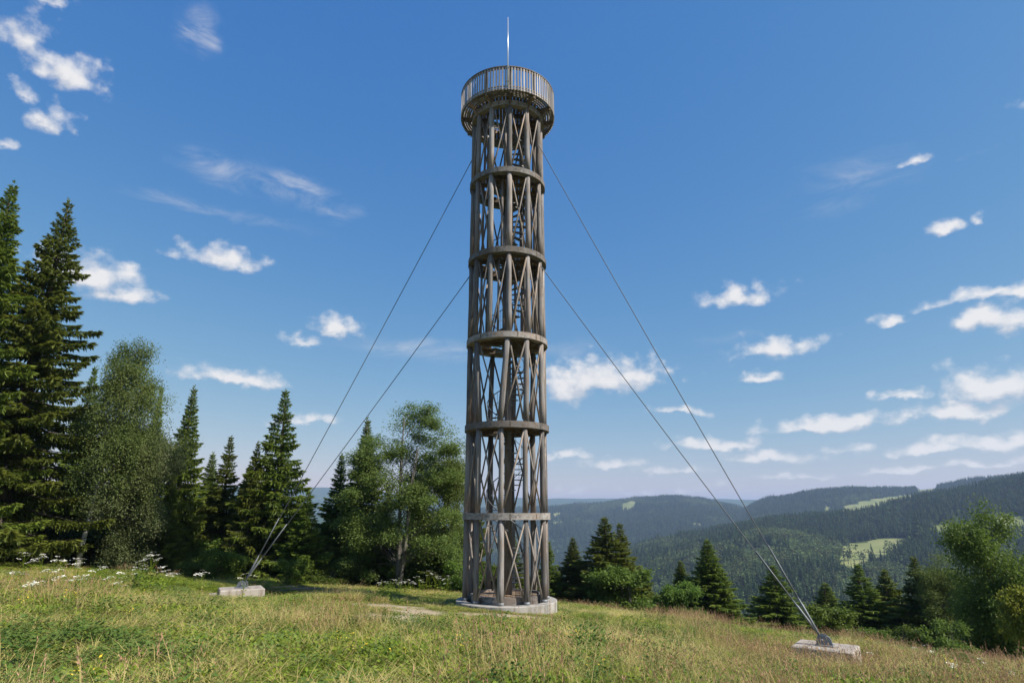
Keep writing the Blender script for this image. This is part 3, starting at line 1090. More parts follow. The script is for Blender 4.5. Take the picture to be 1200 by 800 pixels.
def spruce(seed, H, RB, per_m, spray=1.0, bare=0.04, thin=1.0, droop=1.0):
    """returns trunk mesh, crown mesh: whorls of drooping branches with hanging sprays"""
    rng = np.random.default_rng(seed)
    lv = Leaves()
    tr = MB()
    tr.tube([(0, 0, -.4), (0, 0, H * .25), (0.02 * H * rng.normal() * .2, 0, H * .6), (0, 0, H * .985)], [H * .0165, H * .012, H * .0065, .012], 9)
    z = H * bare
    step = 0.30 * thin * (H / 11) ** .5
    while z < H * 0.985:
        f = z / H
        n = int(rng.integers(5, 8))
        prof = (1 - f) ** 1.05 * (1.0 if f > .12 else .82 + 1.5 * f) + 0.012
        a0 = rng.uniform(0, 2 * PI)
        whorl = rng.uniform(.80, 1.12)
        for k in range(n):
            L = RB * prof * whorl * rng.uniform(.68, 1.15)
            if rng.random() < .06:
                L *= .45
            if L < .10:
                L = .10
            az = a0 + 2 * PI * k / n + rng.normal() * .25
            up = np.interp(f, [0, .35, .75, 1], [-.34, -.22, .22, .95]) * droop + rng.normal() * .07
            m = max(3, int(L / .16))
            s = (np.arange(m) + .5) / m
            # path: leaves the trunk, sags, and lifts again at the end
            rr = L * s
            zz = z + L * (up * s - 0.34 * droop * (1 - f) * np.sin(s * PI * .8) * .6 + 0.13 * s ** 3 * (1 - f * .5))
            ca, sa = math.cos(az), math.sin(az)
            path = np.stack([rr * ca, rr * sa, zz], 1)
            if L > .7 and f < .93:
                idx = [0, m // 3, 2 * m // 3, m - 1]
                p_ = [(0, 0, z)] + [tuple(path[i]) for i in idx[1:]]
                tr.tube(p_, [H * .0026 * (1.2 - f) + .004, H * .002 * (1.2 - f) + .003, .006, .003], 4, False)
            nn = max(7, int(L * per_m * 1.3 * (1.0 if f < .7 else 1.25)))
            si = rng.random(nn) ** .75
            base = np.stack([np.interp(si, s, path[:, i]) for i in range(3)], 1)
            side = rng.choice([-1, 1], nn)
            spread = rng.uniform(.45, 1.15, nn) * side
            fan = (0.04 + .34 * L * .32 * np.sin(np.clip(si * 1.08, 0, 1) * PI) ** .7)     # side twigs widen the branch
            off = rng.random(nn) * fan
            la = az + PI / 2
            base = base + np.stack([off * side * math.cos(la), off * side * math.sin(la), -off * .28 - np.abs(rng.normal(size=nn)) * .035 * L], 1)
            da = az + spread * .85
            dz = rng.uniform(-.75, .12, nn) + 0.55 * f
            D = np.stack([np.cos(da), np.sin(da), dz], 1)
            ln = spray * (0.12 + 0.11 * rng.random(nn)) * (.42 + .58 * min(1, L / 1.0))
            T = np.clip((si - .45) * 1.6 + rng.normal(size=nn) * .18, 0, 1) * rng.uniform(.3, 1.0)
            lv.add(base, D, np.array([[0, 0, 1.0]]) + rng.normal(size=(nn, 3)) * 1.2, ln, ln * .15, T)
            # hanging sprays under the branch
            hn = nn // 2
            lv.add(base[:hn] - [0, 0, .02], np.stack([np.cos(da[:hn]) * .35, np.sin(da[:hn]) * .35, np.full(hn, -1.0)], 1), rvec(rng, hn), ln[:hn] * 1.25, ln[:hn] * .13, T[:hn] * .4)
        z += step * rng.uniform(.75, 1.2) * (1.0 - f * .30)
    k = 26
    hz = H * (1 - .05 * rng.random(k))
    aa = rng.uniform(0, 2 * PI, k)
    lv.add(np.stack([np.zeros(k), np.zeros(k), hz], 1), np.stack([np.cos(aa) * .5, np.sin(aa) * .5, np.full(k, .8)], 1), rvec(rng, k), .16 * spray, .022, .5)
    return tr.mesh('trunk', M_BARK, True), lv.mesh('crown', M_SPRUCE)


def broadleaf(seed, H, lobes, nleaf, leaf, bark, lmat, trunk_r, lean=(0, 0), strands=0.0, clump=.42, stems=1, bare=.12, lpc=130):
    """lobes: (cx, cy, cz, rx, rz, weight) crown volumes; clumps of leaves at twig ends inside them"""
    rng = np.random.default_rng(seed)
    lv = Leaves()
    tb = MB()

    def axis(f):
        return np.array([lean[0] * f ** 1.3, lean[1] * f ** 1.3, H * f])
    pts = [axis(f) + [math.sin(f * 7 + seed) * .03 * H * .15, math.cos(f * 5 + seed) * .03 * H * .15, 0] for f in np.linspace(0, .84, 9)]
    pts[0][2] = -.4
    tb.tube([tuple(p) for p in pts], [trunk_r * (1 - .9 * f) for f in np.linspace(0, .98, 9)], 9)
    for s in range(1, stems):
        q = rng.uniform(0, 2 * PI)
        o = np.array([math.cos(q), math.sin(q), 0])
        tb.tube([tuple(np.array(p) * [1, 1, .8] + o * (0.12 + .10 * H * f)) for p, f in zip(pts, np.linspace(0, 1, 9))], [trunk_r * .7 * (1 - .9 * f) for f in np.linspace(0, .98, 9)], 7)
    w = np.array([l[5] for l in lobes], float)
    w /= w.sum()
    nclump = max(30, int(nleaf / lpc))
    which = rng.choice(len(lobes), nclump, p=w)
    for ci in range(nclump):
        cx, cy, cz, rx, rz, _ = lobes[which[ci]]
        d = rvec(rng, 1)[0] * rng.uniform(.25, 1.0) ** .5
        c = np.array([cx + d[0] * rx, cy + d[1] * rx, cz + d[2] * rz])
        if c[2] < H * .03:
            continue
        n = int(lpc * rng.uniform(.5, 1.5))
        cr = clump * rng.uniform(.6, 1.25)
        f0 = max(bare, min(.9, (c[2] - (.9 if stems == 1 else .5) * np.linalg.norm(c[:2])) / H * rng.uniform(.75, .98)))
        a = axis(f0)
        mid = a * .45 + c * .55 + [0, 0, .04 * H * rng.uniform(.2, 1)]
        if rng.random() < .6:
            tb.tube([tuple(a), tuple(mid), tuple(c)], [trunk_r * .17 * (1 - f0 * .7), trunk_r * .08, .005], 4, False)
        u = rng.normal(size=(n, 3)) * [.5, .5, .42] * cr
        if strands > 0:
            u[:, 2] -= np.abs(rng.normal(size=n)) * strands
        P = c + u
        out = unit(u + d * .4 + rng.normal(size=(n, 3)) * .5)
        D = unit(out * .8 + [0, 0, -.45])
        lf = leaf * rng.uniform(.6, 1.25, n)
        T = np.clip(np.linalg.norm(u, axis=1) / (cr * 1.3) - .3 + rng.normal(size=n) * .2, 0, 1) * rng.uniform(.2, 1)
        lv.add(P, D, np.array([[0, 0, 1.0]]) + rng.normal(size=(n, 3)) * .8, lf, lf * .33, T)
    return tb.mesh('trunk', bark, True), lv.mesh('crown', lmat)


def lobes_ball(rng, H, Rw, n, zlo=.25, zhi=.85):
    out = []
    for k in range(n):
        q = rng.uniform(0, 2 * PI)
        f = rng.uniform(zlo, zhi)
        rr = Rw * math.sin(PI * min(1, max(.08, (f - zlo * .4) / (1.05 - zlo * .4)))) * rng.uniform(.35, .72)
        out.append((math.cos(q) * rr, math.sin(q) * rr, H * f, Rw * rng.uniform(.34, .55), H * rng.uniform(.09, .15), 1.0))
    return out


PROTO = {}
PROTO['big1'] = (*spruce(1, 19.0, 3.5, 150, 1.05, .05, 1.0), 19.0, 3.5)
PROTO['big2'] = (*spruce(2, 18.0, 3.3, 145, 1.05, .05, 1.2), 18.0, 3.3)
PROTO['s1'] = (*spruce(3, 11.0, 2.3, 120, 1.05), 11.0, 2.3)
PROTO['s2'] = (*spruce(4, 10.0, 1.9, 125, 1.05, .03, .9), 10.0, 1.9)
PROTO['s3'] = (*spruce(5, 9.0, 2.3, 115, 1.05, .02, 1.0), 9.0, 2.3)
PROTO['s4'] = (*spruce(6, 7.0, 1.7, 125, .95, .02, .9, .6), 7.0, 1.7)
g = np.random.default_rng(77)
birch_lobes = [(.4, .5, 4.4, 1.4, 1.5, 1.2), (.3, .3, 6.2, 1.4, 1.4, 1.4), (.5, .2, 7.8, 1.25, 1.3, 1.2), (.6, 0, 9.2, .95, 1.2, 1), (1.3, .2, 5.8, 1.0, 1.3, .8), (1.3, .2, 8.2, .8, 1.2, .6), (.75, 0, 10.5, .5, .9, .45), (.2, .3, 9.8, .6, .9, .4), (-.7, .3, 7.2, .7, 1.1, .4)]
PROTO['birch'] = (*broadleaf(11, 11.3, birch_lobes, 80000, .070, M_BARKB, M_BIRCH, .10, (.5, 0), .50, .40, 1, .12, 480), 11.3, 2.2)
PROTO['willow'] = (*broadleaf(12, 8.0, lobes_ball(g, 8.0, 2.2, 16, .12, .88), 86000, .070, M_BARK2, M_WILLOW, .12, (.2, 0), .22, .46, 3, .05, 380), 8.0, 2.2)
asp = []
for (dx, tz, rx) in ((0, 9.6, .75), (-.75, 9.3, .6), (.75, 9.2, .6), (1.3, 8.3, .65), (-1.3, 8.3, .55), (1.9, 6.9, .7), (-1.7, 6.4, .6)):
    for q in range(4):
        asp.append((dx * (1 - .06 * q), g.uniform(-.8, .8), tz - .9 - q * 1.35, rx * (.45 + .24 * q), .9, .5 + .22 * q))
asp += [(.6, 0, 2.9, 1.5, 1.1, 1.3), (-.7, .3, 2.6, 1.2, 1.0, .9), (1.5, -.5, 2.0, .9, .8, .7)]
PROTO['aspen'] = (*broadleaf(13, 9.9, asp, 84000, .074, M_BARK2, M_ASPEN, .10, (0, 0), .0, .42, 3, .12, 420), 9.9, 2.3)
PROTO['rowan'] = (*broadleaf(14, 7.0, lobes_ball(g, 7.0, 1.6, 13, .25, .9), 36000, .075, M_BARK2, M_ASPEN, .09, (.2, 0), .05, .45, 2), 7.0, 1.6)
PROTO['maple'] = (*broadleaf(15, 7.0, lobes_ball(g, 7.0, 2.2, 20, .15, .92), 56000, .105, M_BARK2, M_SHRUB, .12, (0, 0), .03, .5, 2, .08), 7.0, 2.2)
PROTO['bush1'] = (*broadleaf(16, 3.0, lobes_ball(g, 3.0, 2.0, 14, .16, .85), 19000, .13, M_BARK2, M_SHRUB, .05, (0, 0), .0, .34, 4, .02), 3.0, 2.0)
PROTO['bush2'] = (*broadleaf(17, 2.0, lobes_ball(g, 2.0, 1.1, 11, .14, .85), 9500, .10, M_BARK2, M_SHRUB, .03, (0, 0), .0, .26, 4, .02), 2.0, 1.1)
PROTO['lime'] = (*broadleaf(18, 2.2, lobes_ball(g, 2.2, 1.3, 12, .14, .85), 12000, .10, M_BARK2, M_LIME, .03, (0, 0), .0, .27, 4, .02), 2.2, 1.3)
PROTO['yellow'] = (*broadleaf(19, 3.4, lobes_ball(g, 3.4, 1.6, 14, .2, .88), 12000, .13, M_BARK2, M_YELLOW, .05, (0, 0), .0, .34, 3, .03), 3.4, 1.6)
PROTO['low'] = (*broadleaf(20, 1.2, lobes_ball(g, 1.2, .9, 9, .14, .8), 5200, .10, M_BARK2, M_SHRUB, .02, (0, 0), .0, .2, 4, .02), 1.2, .9)

NAMES = {'big1': 'spruce_tree', 'big2': 'spruce_tree', 's1': 'spruce_tree', 's2': 'spruce_tree', 's3': 'spruce_tree', 's4': 'spruce_tree', 'birch': 'birch_tree', 'willow': 'willow_tree',
         'aspen': 'aspen_tree', 'rowan': 'young_aspen_tree', 'maple': 'leafy_tree', 'bush1': 'shrub', 'bush2': 'shrub', 'lime': 'shrub', 'yellow': 'shrub', 'low': 'shrub'}
GROUP = {'spruce_tree': 'spruces along the edge of the meadow', 'shrub': 'shrubs along the edge of the meadow'}


def plant(kind, px, py_top, hw, Y, label, rot=None, sink=0.0):
    tm, cm, H, RW = PROTO[kind]
    x, y, zt = at(px, py_top, Y)
    zg = gz(x, y) - sink
    depth = Y * cp + (zt - ZC) * sp
    sz = (zt - zg) / H
    sxy = hw * depth / F_PX / RW
    nm = NAMES[kind]
    o = thing(nm, label, 'shrub' if nm == 'shrub' else 'tree', (x, y, zg), random.uniform(0, 6.28) if rot is None else rot, GROUP.get(nm))
    o.scale = (sxy, sxy, sz)
    link('trunk' if nm != 'shrub' else 'stem', tm, o)
    link('crown' if nm != 'shrub' else 'foliage', cm, o)
    return o


# left edge of the wood
plant('big1', 17, 214, 118, 27.5, 'tallest dark spruce at the left edge of the photo, its crown cut by the frame', 0.4)
plant('big2', 82, 234, 122, 29.5, 'tall slender spruce standing between the leftmost spruce and the leaning birch', 1.1)
plant('s1', -38, 330, 110, 31, 'dark spruce half outside the frame behind the tallest left spruce', 2.0)
plant('s2', 42, 470, 60, 33, 'shaded spruce low between the two tall spruces on the left', 3.1)
plant('birch', 143, 390, 62, 30, 'birch with pale leaning trunk beside the two tall spruces', 0.0)
plant('willow', 176, 462, 55, 32, 'grey green bushy tree right of the leaning birch trunk', 0.5)
plant('s4', 190, 452, 34, 35.5, 'spruce with its pointed tip just above the grey green bushy tree', 0.2)
plant('s2', 228, 453, 50, 36, 'slender dark spruce right of the grey green bushy tree', 0.9)
plant('s4', 205, 556, 34, 33.5, 'young bright green spruce in front of the slender dark spruce', 2.2)
plant('s1', 271, 511, 52, 38, 'shorter spruce midway between the slender spruce and the broad spruce by the cables', 1.7)
plant('s3', 303, 518, 46, 36.5, 'spruce tucked against the left side of the broad spruce behind the cables', 1.2)
plant('s1', 335, 457, 72, 37.5, 'broad spruce with pointed tip behind the left guy cables', 0.3)
plant('s4', 362, 575, 46, 35.5, 'low spreading spruce at the right foot of the broad spruce', 2.9)
plant('s2', 401, 531, 46, 39.5, 'small spruce right of the gap where distant hills show', 2.4)
plant('s2', 431, 490, 52, 38.5, 'spruce directly left of the tall feathery aspen', 0.6)
plant('aspen', 476, 452, 70, 35, 'tall feathery aspen with several upright tops left of the tower', 0.0)
plant('rowan', 522, 516, 40, 37, 'thin leafy young tree squeezed between the aspen and the tower', 0.0)
plant('s3', 521, 615, 50, 36.5, 'dark bushy spruce at ground level between aspen and tower', 0.7)
plant('s4', 455, 570, 50, 39, 'dark young spruce behind the trunk of the aspen', 0.7)
plant('s3', 120, 560, 60, 35, 'dark spruce in the shade behind the birch trunk', 1.9)
plant('s3', 245, 570, 55, 39.5, 'dark low spruce behind the anchor block shrubs', 1.0)
plant('s3', 388, 598, 55, 41, 'dark low spruce below the gap with distant hills', 1.3)
plant('s3', 556, 575, 38, 43, 'spruce seen through the legs of the tower', 2.3)
plant('s4', 600, 622, 36, 41, 'small spruce behind the middle of the tower base', 1.5)
plant('bush1', 585, 660, 36, 38.5, 'rounded shrub seen through the tower legs', 1.1, .2)
plant('lime', 262, 640, 30, 32.8, 'light green shrub left of the left anchor block', .2)
plant('lime', 343, 652, 22, 31.5, 'light green shrub right of the left anchor block', 1.2)
plant('bush2', 388, 664, 26, 34.5, 'dark green rounded shrub between the left anchor block and the aspen', 2.2)
plant('low', 225, 655, 24, 32.5, 'low leafy shrub under the young bright green spruce', 3.2)
plant('bush2', 540, 652, 26, 34.5, 'dark green shrub just left of the tower base', 4.2)

# the wood goes on behind the first row
for (px, py, hw, Y, kind, lab) in ((60, 600, 70, 44, 's3', 'shaded spruce deep in the wood behind the two tall left spruces'), (150, 585, 60, 45, 's2', 'shaded spruce deep in the wood behind the birch'),
                                   (250, 560, 62, 47, 's1', 'shaded spruce deep in the wood between the slender and the shorter spruce'), (300, 575, 62, 46, 's3', 'shaded spruce deep in the wood behind the broad spruce, on its left'),
                                   (352, 580, 55, 48, 's2', 'shaded spruce deep in the wood behind the broad spruce, on its right'), (412, 565, 58, 47, 's1', 'shaded spruce deep in the wood behind the small spruce by the gap'),
                                   (490, 575, 60, 45, 's3', 'shaded spruce deep in the wood behind the aspen crown'), (112, 430, 52, 37, 's1', 'half hidden spruce filling the gap between the tall slender spruce and the birch'), (160, 500, 58, 39, 's2', 'spruce hidden in the wood behind the birch crown'),
                                   (250, 530, 48, 41, 's2', 'half hidden spruce between the slender dark spruce and the shorter one beside it'), (292, 548, 50, 41, 's3', 'half hidden spruce between the shorter spruce and the broad one behind the cables'),
                                   (215, 590, 60, 43, 's3', 'shaded spruce deep in the wood behind the young bright green spruce'), (535, 590, 55, 46, 's2', 'shaded spruce deep in the wood just left of the tower legs')):
    plant(kind, px, py, hw, Y, lab)

for (px, py, hw, Y, lab) in ((20, 610, 60, 33, 'dark shrub in the shade under the leftmost tall spruce'), (95, 618, 48, 34, 'dark shrub behind the foot of the leaning birch'), (150, 622, 50, 34.5, 'dark shrub right of the foot of the leaning birch'),
                             (240, 628, 46, 37, 'dark shrub behind the light green shrub left of the left anchor block'), (300, 632, 44, 38, 'dark shrub in the wood straight behind the left anchor block'), (410, 640, 42, 38, 'dark shrub in the wood left of the aspen trunk'),
                             (492, 640, 40, 38, 'dark shrub in the wood right of the aspen trunk')):
    plant('bush1', px, py, hw, Y, lab)

# right of the tower
plant('s4', 643, 634, 32, 41, 'small spruce half hidden behind the right side of the tower', .4)
plant('s2', 671, 629, 42, 42, 'slim young spruce between the tower and the big twin topped spruce', 1.4)
plant('s3', 708, 606, 78, 40, 'broad twin topped spruce right of the tower', 2.4)
plant('s4', 726, 613, 52, 40.8, 'second top of the twin topped spruce right of the tower', .7)
plant('bush1', 737, 662, 56, 37.5, 'large rounded green shrub in front of the twin topped spruce', .8)
plant('s2', 797, 656, 42, 42, 'spruce behind the small green shrub, left of the pointed lone spruce', 2.0)
plant('bush1', 799, 680, 34, 38, 'green shrub at the foot of the pointed lone spruce', 2.1)
plant('s2', 828, 631, 60, 40.5, 'pointed lone spruce standing against the valley right of the shrubs', 1.1)
plant('s4', 848, 688, 40, 40, 'short bushy spruce at the right foot of the pointed lone spruce', 1.6)
plant('s1', 905, 662, 70, 43, 'dark spruce crossed by the right guy cables', .1)
plant('s2', 966, 682, 60, 47, 'dark spruce behind the bright green shrub at the right anchor block', .9)
plant('s1', 1005, 661, 68, 42, 'first of the dark spruces right of the anchor block, counting from the block', 2.6)
plant('s3', 1036, 667, 70, 43, 'second of the dark spruces right of the anchor block, a blunt broad one', .5)
plant('s1', 1070, 652, 66, 40, 'third and tallest of the dark spruces right of the anchor block', 1.5)
plant('rowan', 1092, 648, 30, 39, 'light leafy tree between the dark spruces and the big leafy tree', .3)
plant('s3', 1112, 668, 54, 40, 'dark spruce behind the big leafy tree on the right', .9)
plant('maple', 1145, 598, 52, 30, 'big leafy tree with open crown near the right edge', 1.0)
plant('s3', 1180, 660, 60, 36, 'dark spruce behind the yellowing shrub at the right edge', 1.6)
plant('bush1', 1165, 700, 40, 30.5, 'dark green shrub under the big leafy tree', 1.6)
plant('yellow', 1190, 682, 34, 24.5, 'yellowing shrub at the right edge of the photo', .4)
plant('lime', 969, 704, 34, 30.5, 'bright yellow green shrub behind the right anchor block', .6)
plant('lime', 1018, 734, 22, 26, 'small yellow green shrub right of the right anchor block', 2.6)
plant('bush2', 1056, 730, 22, 25.5, 'low green shrub below the tallest dark spruce on the right', 1.0)
plant('bush2', 1112, 724, 32, 24, 'leafy green shrub in front of the big leafy tree', 2.0)
plant('low', 1132, 765, 26, 20, 'low pale shrub at the meadow edge under the big leafy tree', 2.0)
plant('low', 930, 737, 16, 33, 'tiny shrub behind the right cables at the meadow edge', 2.0)

# ------------------------------------------------------------------ scattering on points
STOCK = bpy.data.collections.new('scatter_stock')     # source shapes only, not linked to the scene


def stock(prefix, meshes):
    c = bpy.data.collections.new(prefix)
    for i, me in enumerate(meshes):
        c.objects.link(bpy.data.objects.new('%s_%02d' % (prefix, i), me))
    return c


def scatter(name, P, rotz, tilt, scl, idx, coll):
    n = len(P)
    me = bpy.data.meshes.new(name)
    me.vertices.add(n)
    me.vertices.foreach_set('co', np.asarray(P, np.float32).ravel())
    rot = np.zeros((n, 3), np.float32)
    rot[:, :2] = tilt
    rot[:, 2] = rotz
    a = me.attributes.new('rot', 'FLOAT_VECTOR', 'POINT')
    a.data.foreach_set('vector', rot.ravel())
    a = me.attributes.new('scl', 'FLOAT_VECTOR', 'POINT')
    a.data.foreach_set('vector', np.asarray(scl, np.float32).ravel())
    a = me.attributes.new('idx', 'INT', 'POINT')
    a.data.foreach_set('value', np.asarray(idx, np.int32))
    o = link(name, me)
    ng = bpy.data.node_groups.new(name + '_nodes', 'GeometryNodeTree')
    ng.interface.new_socket('Geometry', in_out='INPUT', socket_type='NodeSocketGeometry')
    ng.interface.new_socket('Geometry', in_out='OUTPUT', socket_type='NodeSocketGeometry')
    gi, go = ng.nodes.new('NodeGroupInput'), ng.nodes.new('NodeGroupOutput')
    ip = ng.nodes.new('GeometryNodeInstanceOnPoints')
    ci = ng.nodes.new('GeometryNodeCollectionInfo')
    ci.inputs['Collection'].default_value = coll
    ci.inputs['Separate Children'].default_value = True
    ci.inputs['Reset Children'].default_value = True

    def named(nm, typ):
        q = ng.nodes.new('GeometryNodeInputNamedAttribute')
        q.data_type = typ
        q.inputs['Name'].default_value = nm
        return q.outputs[0]
    er = ng.nodes.new('FunctionNodeEulerToRotation')
    L = ng.links.new
    L(gi.outputs[0], ip.inputs['Points'])
    L(ci.outputs[0], ip.inputs['Instance'])
    ip.inputs['Pick Instance'].default_value = True
    L(named('idx', 'INT'), ip.inputs['Instance Index'])
    L(named('rot', 'FLOAT_VECTOR'), er.inputs[0])
    L(er.outputs[0], ip.inputs['Rotation'])
    L(named('scl', 'FLOAT_VECTOR'), ip.inputs['Scale'])
    L(ip.outputs[0], go.inputs[0])
    md = o.modifiers.new('scatter', 'NODES')
    md.node_group = ng
    return tag(o, kind='stuff')


# ------------------------------------------------------------------ far forest
M_FARSPR = leaf_mat('far_spruce', (0.036, 0.064, 0.018), (0.062, 0.096, 0.028), (0.10, 0.135, 0.042), .7, .15, 2.5, (.85, .5))
M_FARDEC = leaf_mat('far_broadleaf', (0.075, 0.110, 0.028), (0.115, 0.150, 0.042), (0.15, 0.18, 0.06), .7, .2, 2.5, (.8, .55))


def far_conifer(seed):
    rng = np.random.default_rng(seed)
    lv = Leaves()
    H = 1.0
    n = 190
    f = 1 - np.sqrt(rng.random(n)) * .97
    f = np.clip(f, .02, .99)
    a = rng.uniform(0, 2 * PI, n)
    rad = .17 * (1 - f) ** .9
    r0 = rad * rng.uniform(.15, .7, n)
    P = np.stack([r0 * np.cos(a), r0 * np.sin(a), f], 1)
    D = np.stack([np.cos(a), np.sin(a), rng.uniform(-.55, -.1, n)], 1)
    L = rad * rng.uniform(.5, 1.0, n) + .03
    lv.add(P, D, np.array([[0, 0, 1.0]]) + rng.normal(size=(n, 3)) * .3, L, L * .28 + .008, np.clip(rng.normal(size=n) * .3 + .25, 0, 1))
    lv.add(np.array([[0, 0, .8], [0, 0, .8], [0, 0, .5], [0, 0, .5], [0, 0, .5]]), np.array([[0, 0, 1.0]] * 5), rvec(rng, 5), np.array([.22, .22, .4, .4, .4]), np.array([.022, .022, .05, .05, .05]), 0.2)
    return lv.mesh('conifer', M_FARSPR)


def far_broadleaf(seed):
    rng = np.random.default_rng(seed)
    lv = Leaves()
    n = 260
    d = rvec(rng, n)
    c = rng.normal(size=(6, 3)) * [.16, .16, .14] + [0, 0, .55]
    k = rng.integers(0, 6, n)
    P = c[k] + d * rng.uniform(.08, .19, n)[:, None]
    P[:, 2] = np.maximum(P[:, 2], .08)
    D = unit(d + rng.normal(size=(n, 3)) * .5 + [0, 0, -.2])
    L = rng.uniform(.06, .13, n)
    lv.add(P, D, d + rng.normal(size=(n, 3)) * .3, L, L * .4, np.clip(rng.normal(size=n) * .3 + .3, 0, 1))
    return lv.mesh('broadleaf', M_FARDEC)


def build_forest():
    rng = np.random.default_rng(99)
    st = stock('far_tree', [far_conifer(1), far_conifer(2), far_conifer(3), far_broadleaf(4), far_broadleaf(5)])
    bands = [('hillside_forest', 170, 1650, -0.05, .80, 52000, 1.0), ('ridge_forest', 1650, 2750, .20, .80, 26000, 1.0), ('valley_forest', 1500, 3250, -.12, .40, 30000, 1.0)]
    for nm, r0, r1, a0, a1, cnt, dens in bands:
        r = np.sqrt(rng.uniform(r0 ** 2, r1 ** 2, cnt))
        az = rng.uniform(a0, a1, cnt)
        x, y = r * np.sin(az), r * np.cos(az)
        z = ground_z(x, y)
        keep = ~clearing_mask(x, y, z)
        if r0 < 1000:
            keep &= (r > 260) | (rng.random(cnt) < .6)
        glade = .7 * fbm(x, y, 41, 3, 1 / 140.0) + .3 * fbm(x, y, 43, 2, 1 / 30.0)
        keep &= glade + rng.normal(size=cnt) * .03 < np.interp(r, [300, 1200, 2000], [.64, .66, .74])
        # what lies on the far side of a ridge is left out
        r2 = r - 30
        keep_h = np.ones(cnt, bool)
        tan = (z + 18 - ZC) / r
        for fr in np.linspace(.25, .97, 30):
            xx, yy = x * fr, y * fr
            keep_h &= (ground_z(xx, yy) - ZC) / (r * fr) < tan + .012
        keep &= keep_h
        x, y, z, r = x[keep], y[keep], z[keep], r[keep]
        n = len(x)
        kindf = fbm(x, y, 51, 4, 1 / 130.0) + rng.normal(size=n) * .035
        dec = kindf > np.interp(r, [200, 700, 1500], [.50, .545, .62])
        idx = np.where(dec, rng.integers(3, 5, n), rng.integers(0, 3, n))
        age = fbm(x, y, 61, 3, 1 / 160.0)
        h = np.where(dec, rng.uniform(11, 18, n), rng.uniform(15, 26, n)) * np.interp(age, [.3, .7], [.7, 1.15])
        w = h * np.where(dec, rng.uniform(.9, 1.3, n), rng.uniform(.85, 1.2, n))
        scatter(nm, np.stack([x, y, z - .5], 1), rng.uniform(0, 6.28, n), rng.normal(size=(n, 2)) * .03, np.stack([w, w, h], 1), idx, st)


build_forest()

# trees standing singly in the clearings of the opposite slope
FAR_DEC, FAR_CON = far_broadleaf(31), far_conifer(32)
for (px, pb, pt, con, lab) in [(994, 657, 640, 0, 'round dark tree at the left end of the bright clearing on the far slope'),
                               (1012, 656, 645, 0, 'small tree below the lower edge of the bright clearing on the far slope'),
                               (1023, 655, 640, 1, 'pointed tree below the middle of the bright clearing on the far slope'),
                               (1047, 651, 636, 0, 'round tree at the right end of the bright clearing on the far slope'),
                               (1068, 650, 632, 0, 'broad tree just right of the bright clearing on the far slope'),
                               (1080, 646, 608, 1, 'tall pointed tree between the two bright clearings on the far slope'),
                               (1100, 632, 620, 1, 'pointed tree below the small right clearing on the far slope')]:
    dx, dy, dz = ray(px, pb)
    k = dz / math.hypot(dx, dy)
    az = math.atan2(dx, dy)
    rr = np.linspace(350, 1500, 800)
    zz = ground_z(rr * math.sin(az), rr * math.cos(az))
    hit = np.nonzero(zz > ZC + k * rr)[0]
    r = rr[hit[0]] if len(hit) else 1100
    x, y = r * math.sin(az), r * math.cos(az)
    hgt = (pb - pt) * r / F_PX * 1.0
    o = thing('clearing_tree', lab, 'tree', (x, y, gz(x, y) - .5), random.uniform(0, 6), 'single trees by the far clearings')
    o.scale = (hgt * (1.0 if con else 1.25),) * 2 + (hgt,)
    link('crown', FAR_CON if con else FAR_DEC, o)
    MB().tube([(0, 0, -.05), (0, 0, .6)], [.02, .01], 6).build('trunk', M_BARK, o)

# ------------------------------------------------------------------ meadow


def blade_mat(name, cols, tr=.3, rough=.6):
    m, t = mat(name)
    geo = t.n('ShaderNodeNewGeometry').outputs['Position']
    rnd = t.n('ShaderNodeObjectInfo').outputs['Random']
    a = t.n('ShaderNodeAttribute')
    a.attribute_name = 'tip'
    n = t.noise(geo, .7, 3, .6)
    f = t.math('ADD', t.math('MULTIPLY', rnd, .55), t.math('MULTIPLY_ADD', n, 1.2, -.38), clamp=True)
    c = t.ramp(f, [(i / (len(cols) - 1), c) for i, c in enumerate(cols)])
    c = t.mix(t.math('MULTIPLY', a.outputs['Fac'], .4), c, t.mix(.5, c, (.50, .40, .17)))
    return finish(m, t, c, rough, spec=.25, transl=tr)


M_GREEN = blade_mat('green_grass', [(0.095, 0.165, 0.014), (0.165, 0.23, 0.024), (0.27, 0.275, 0.045)], .35)
M_STRAW = blade_mat('dry_grass', [(0.28, 0.245, 0.065), (0.47, 0.39, 0.13), (0.64, 0.52, 0.23)], .3)
M_SEED = blade_mat('seed_heads', [(0.32, 0.155, 0.10), (0.46, 0.245, 0.155), (0.54, 0.34, 0.22)], .25)
M_HERB = blade_mat('herb_leaves', [(0.11, 0.18, 0.012), (0.19, 0.27, 0.018), (0.29, 0.33, 0.03)], .4)
M_DHERB = blade_mat('dark_herb_leaves', [(0.06, 0.12, 0.016), (0.095, 0.165, 0.024), (0.14, 0.20, 0.035)], .3)
M_WHITE = simple('cream_white_petals', (0.72, 0.69, 0.57), .8, 0, .2, .1, 20)
M_YPET = simple('yellow_petals', (0.70, 0.50, 0.04), .8, 0, .2, .1, 20)


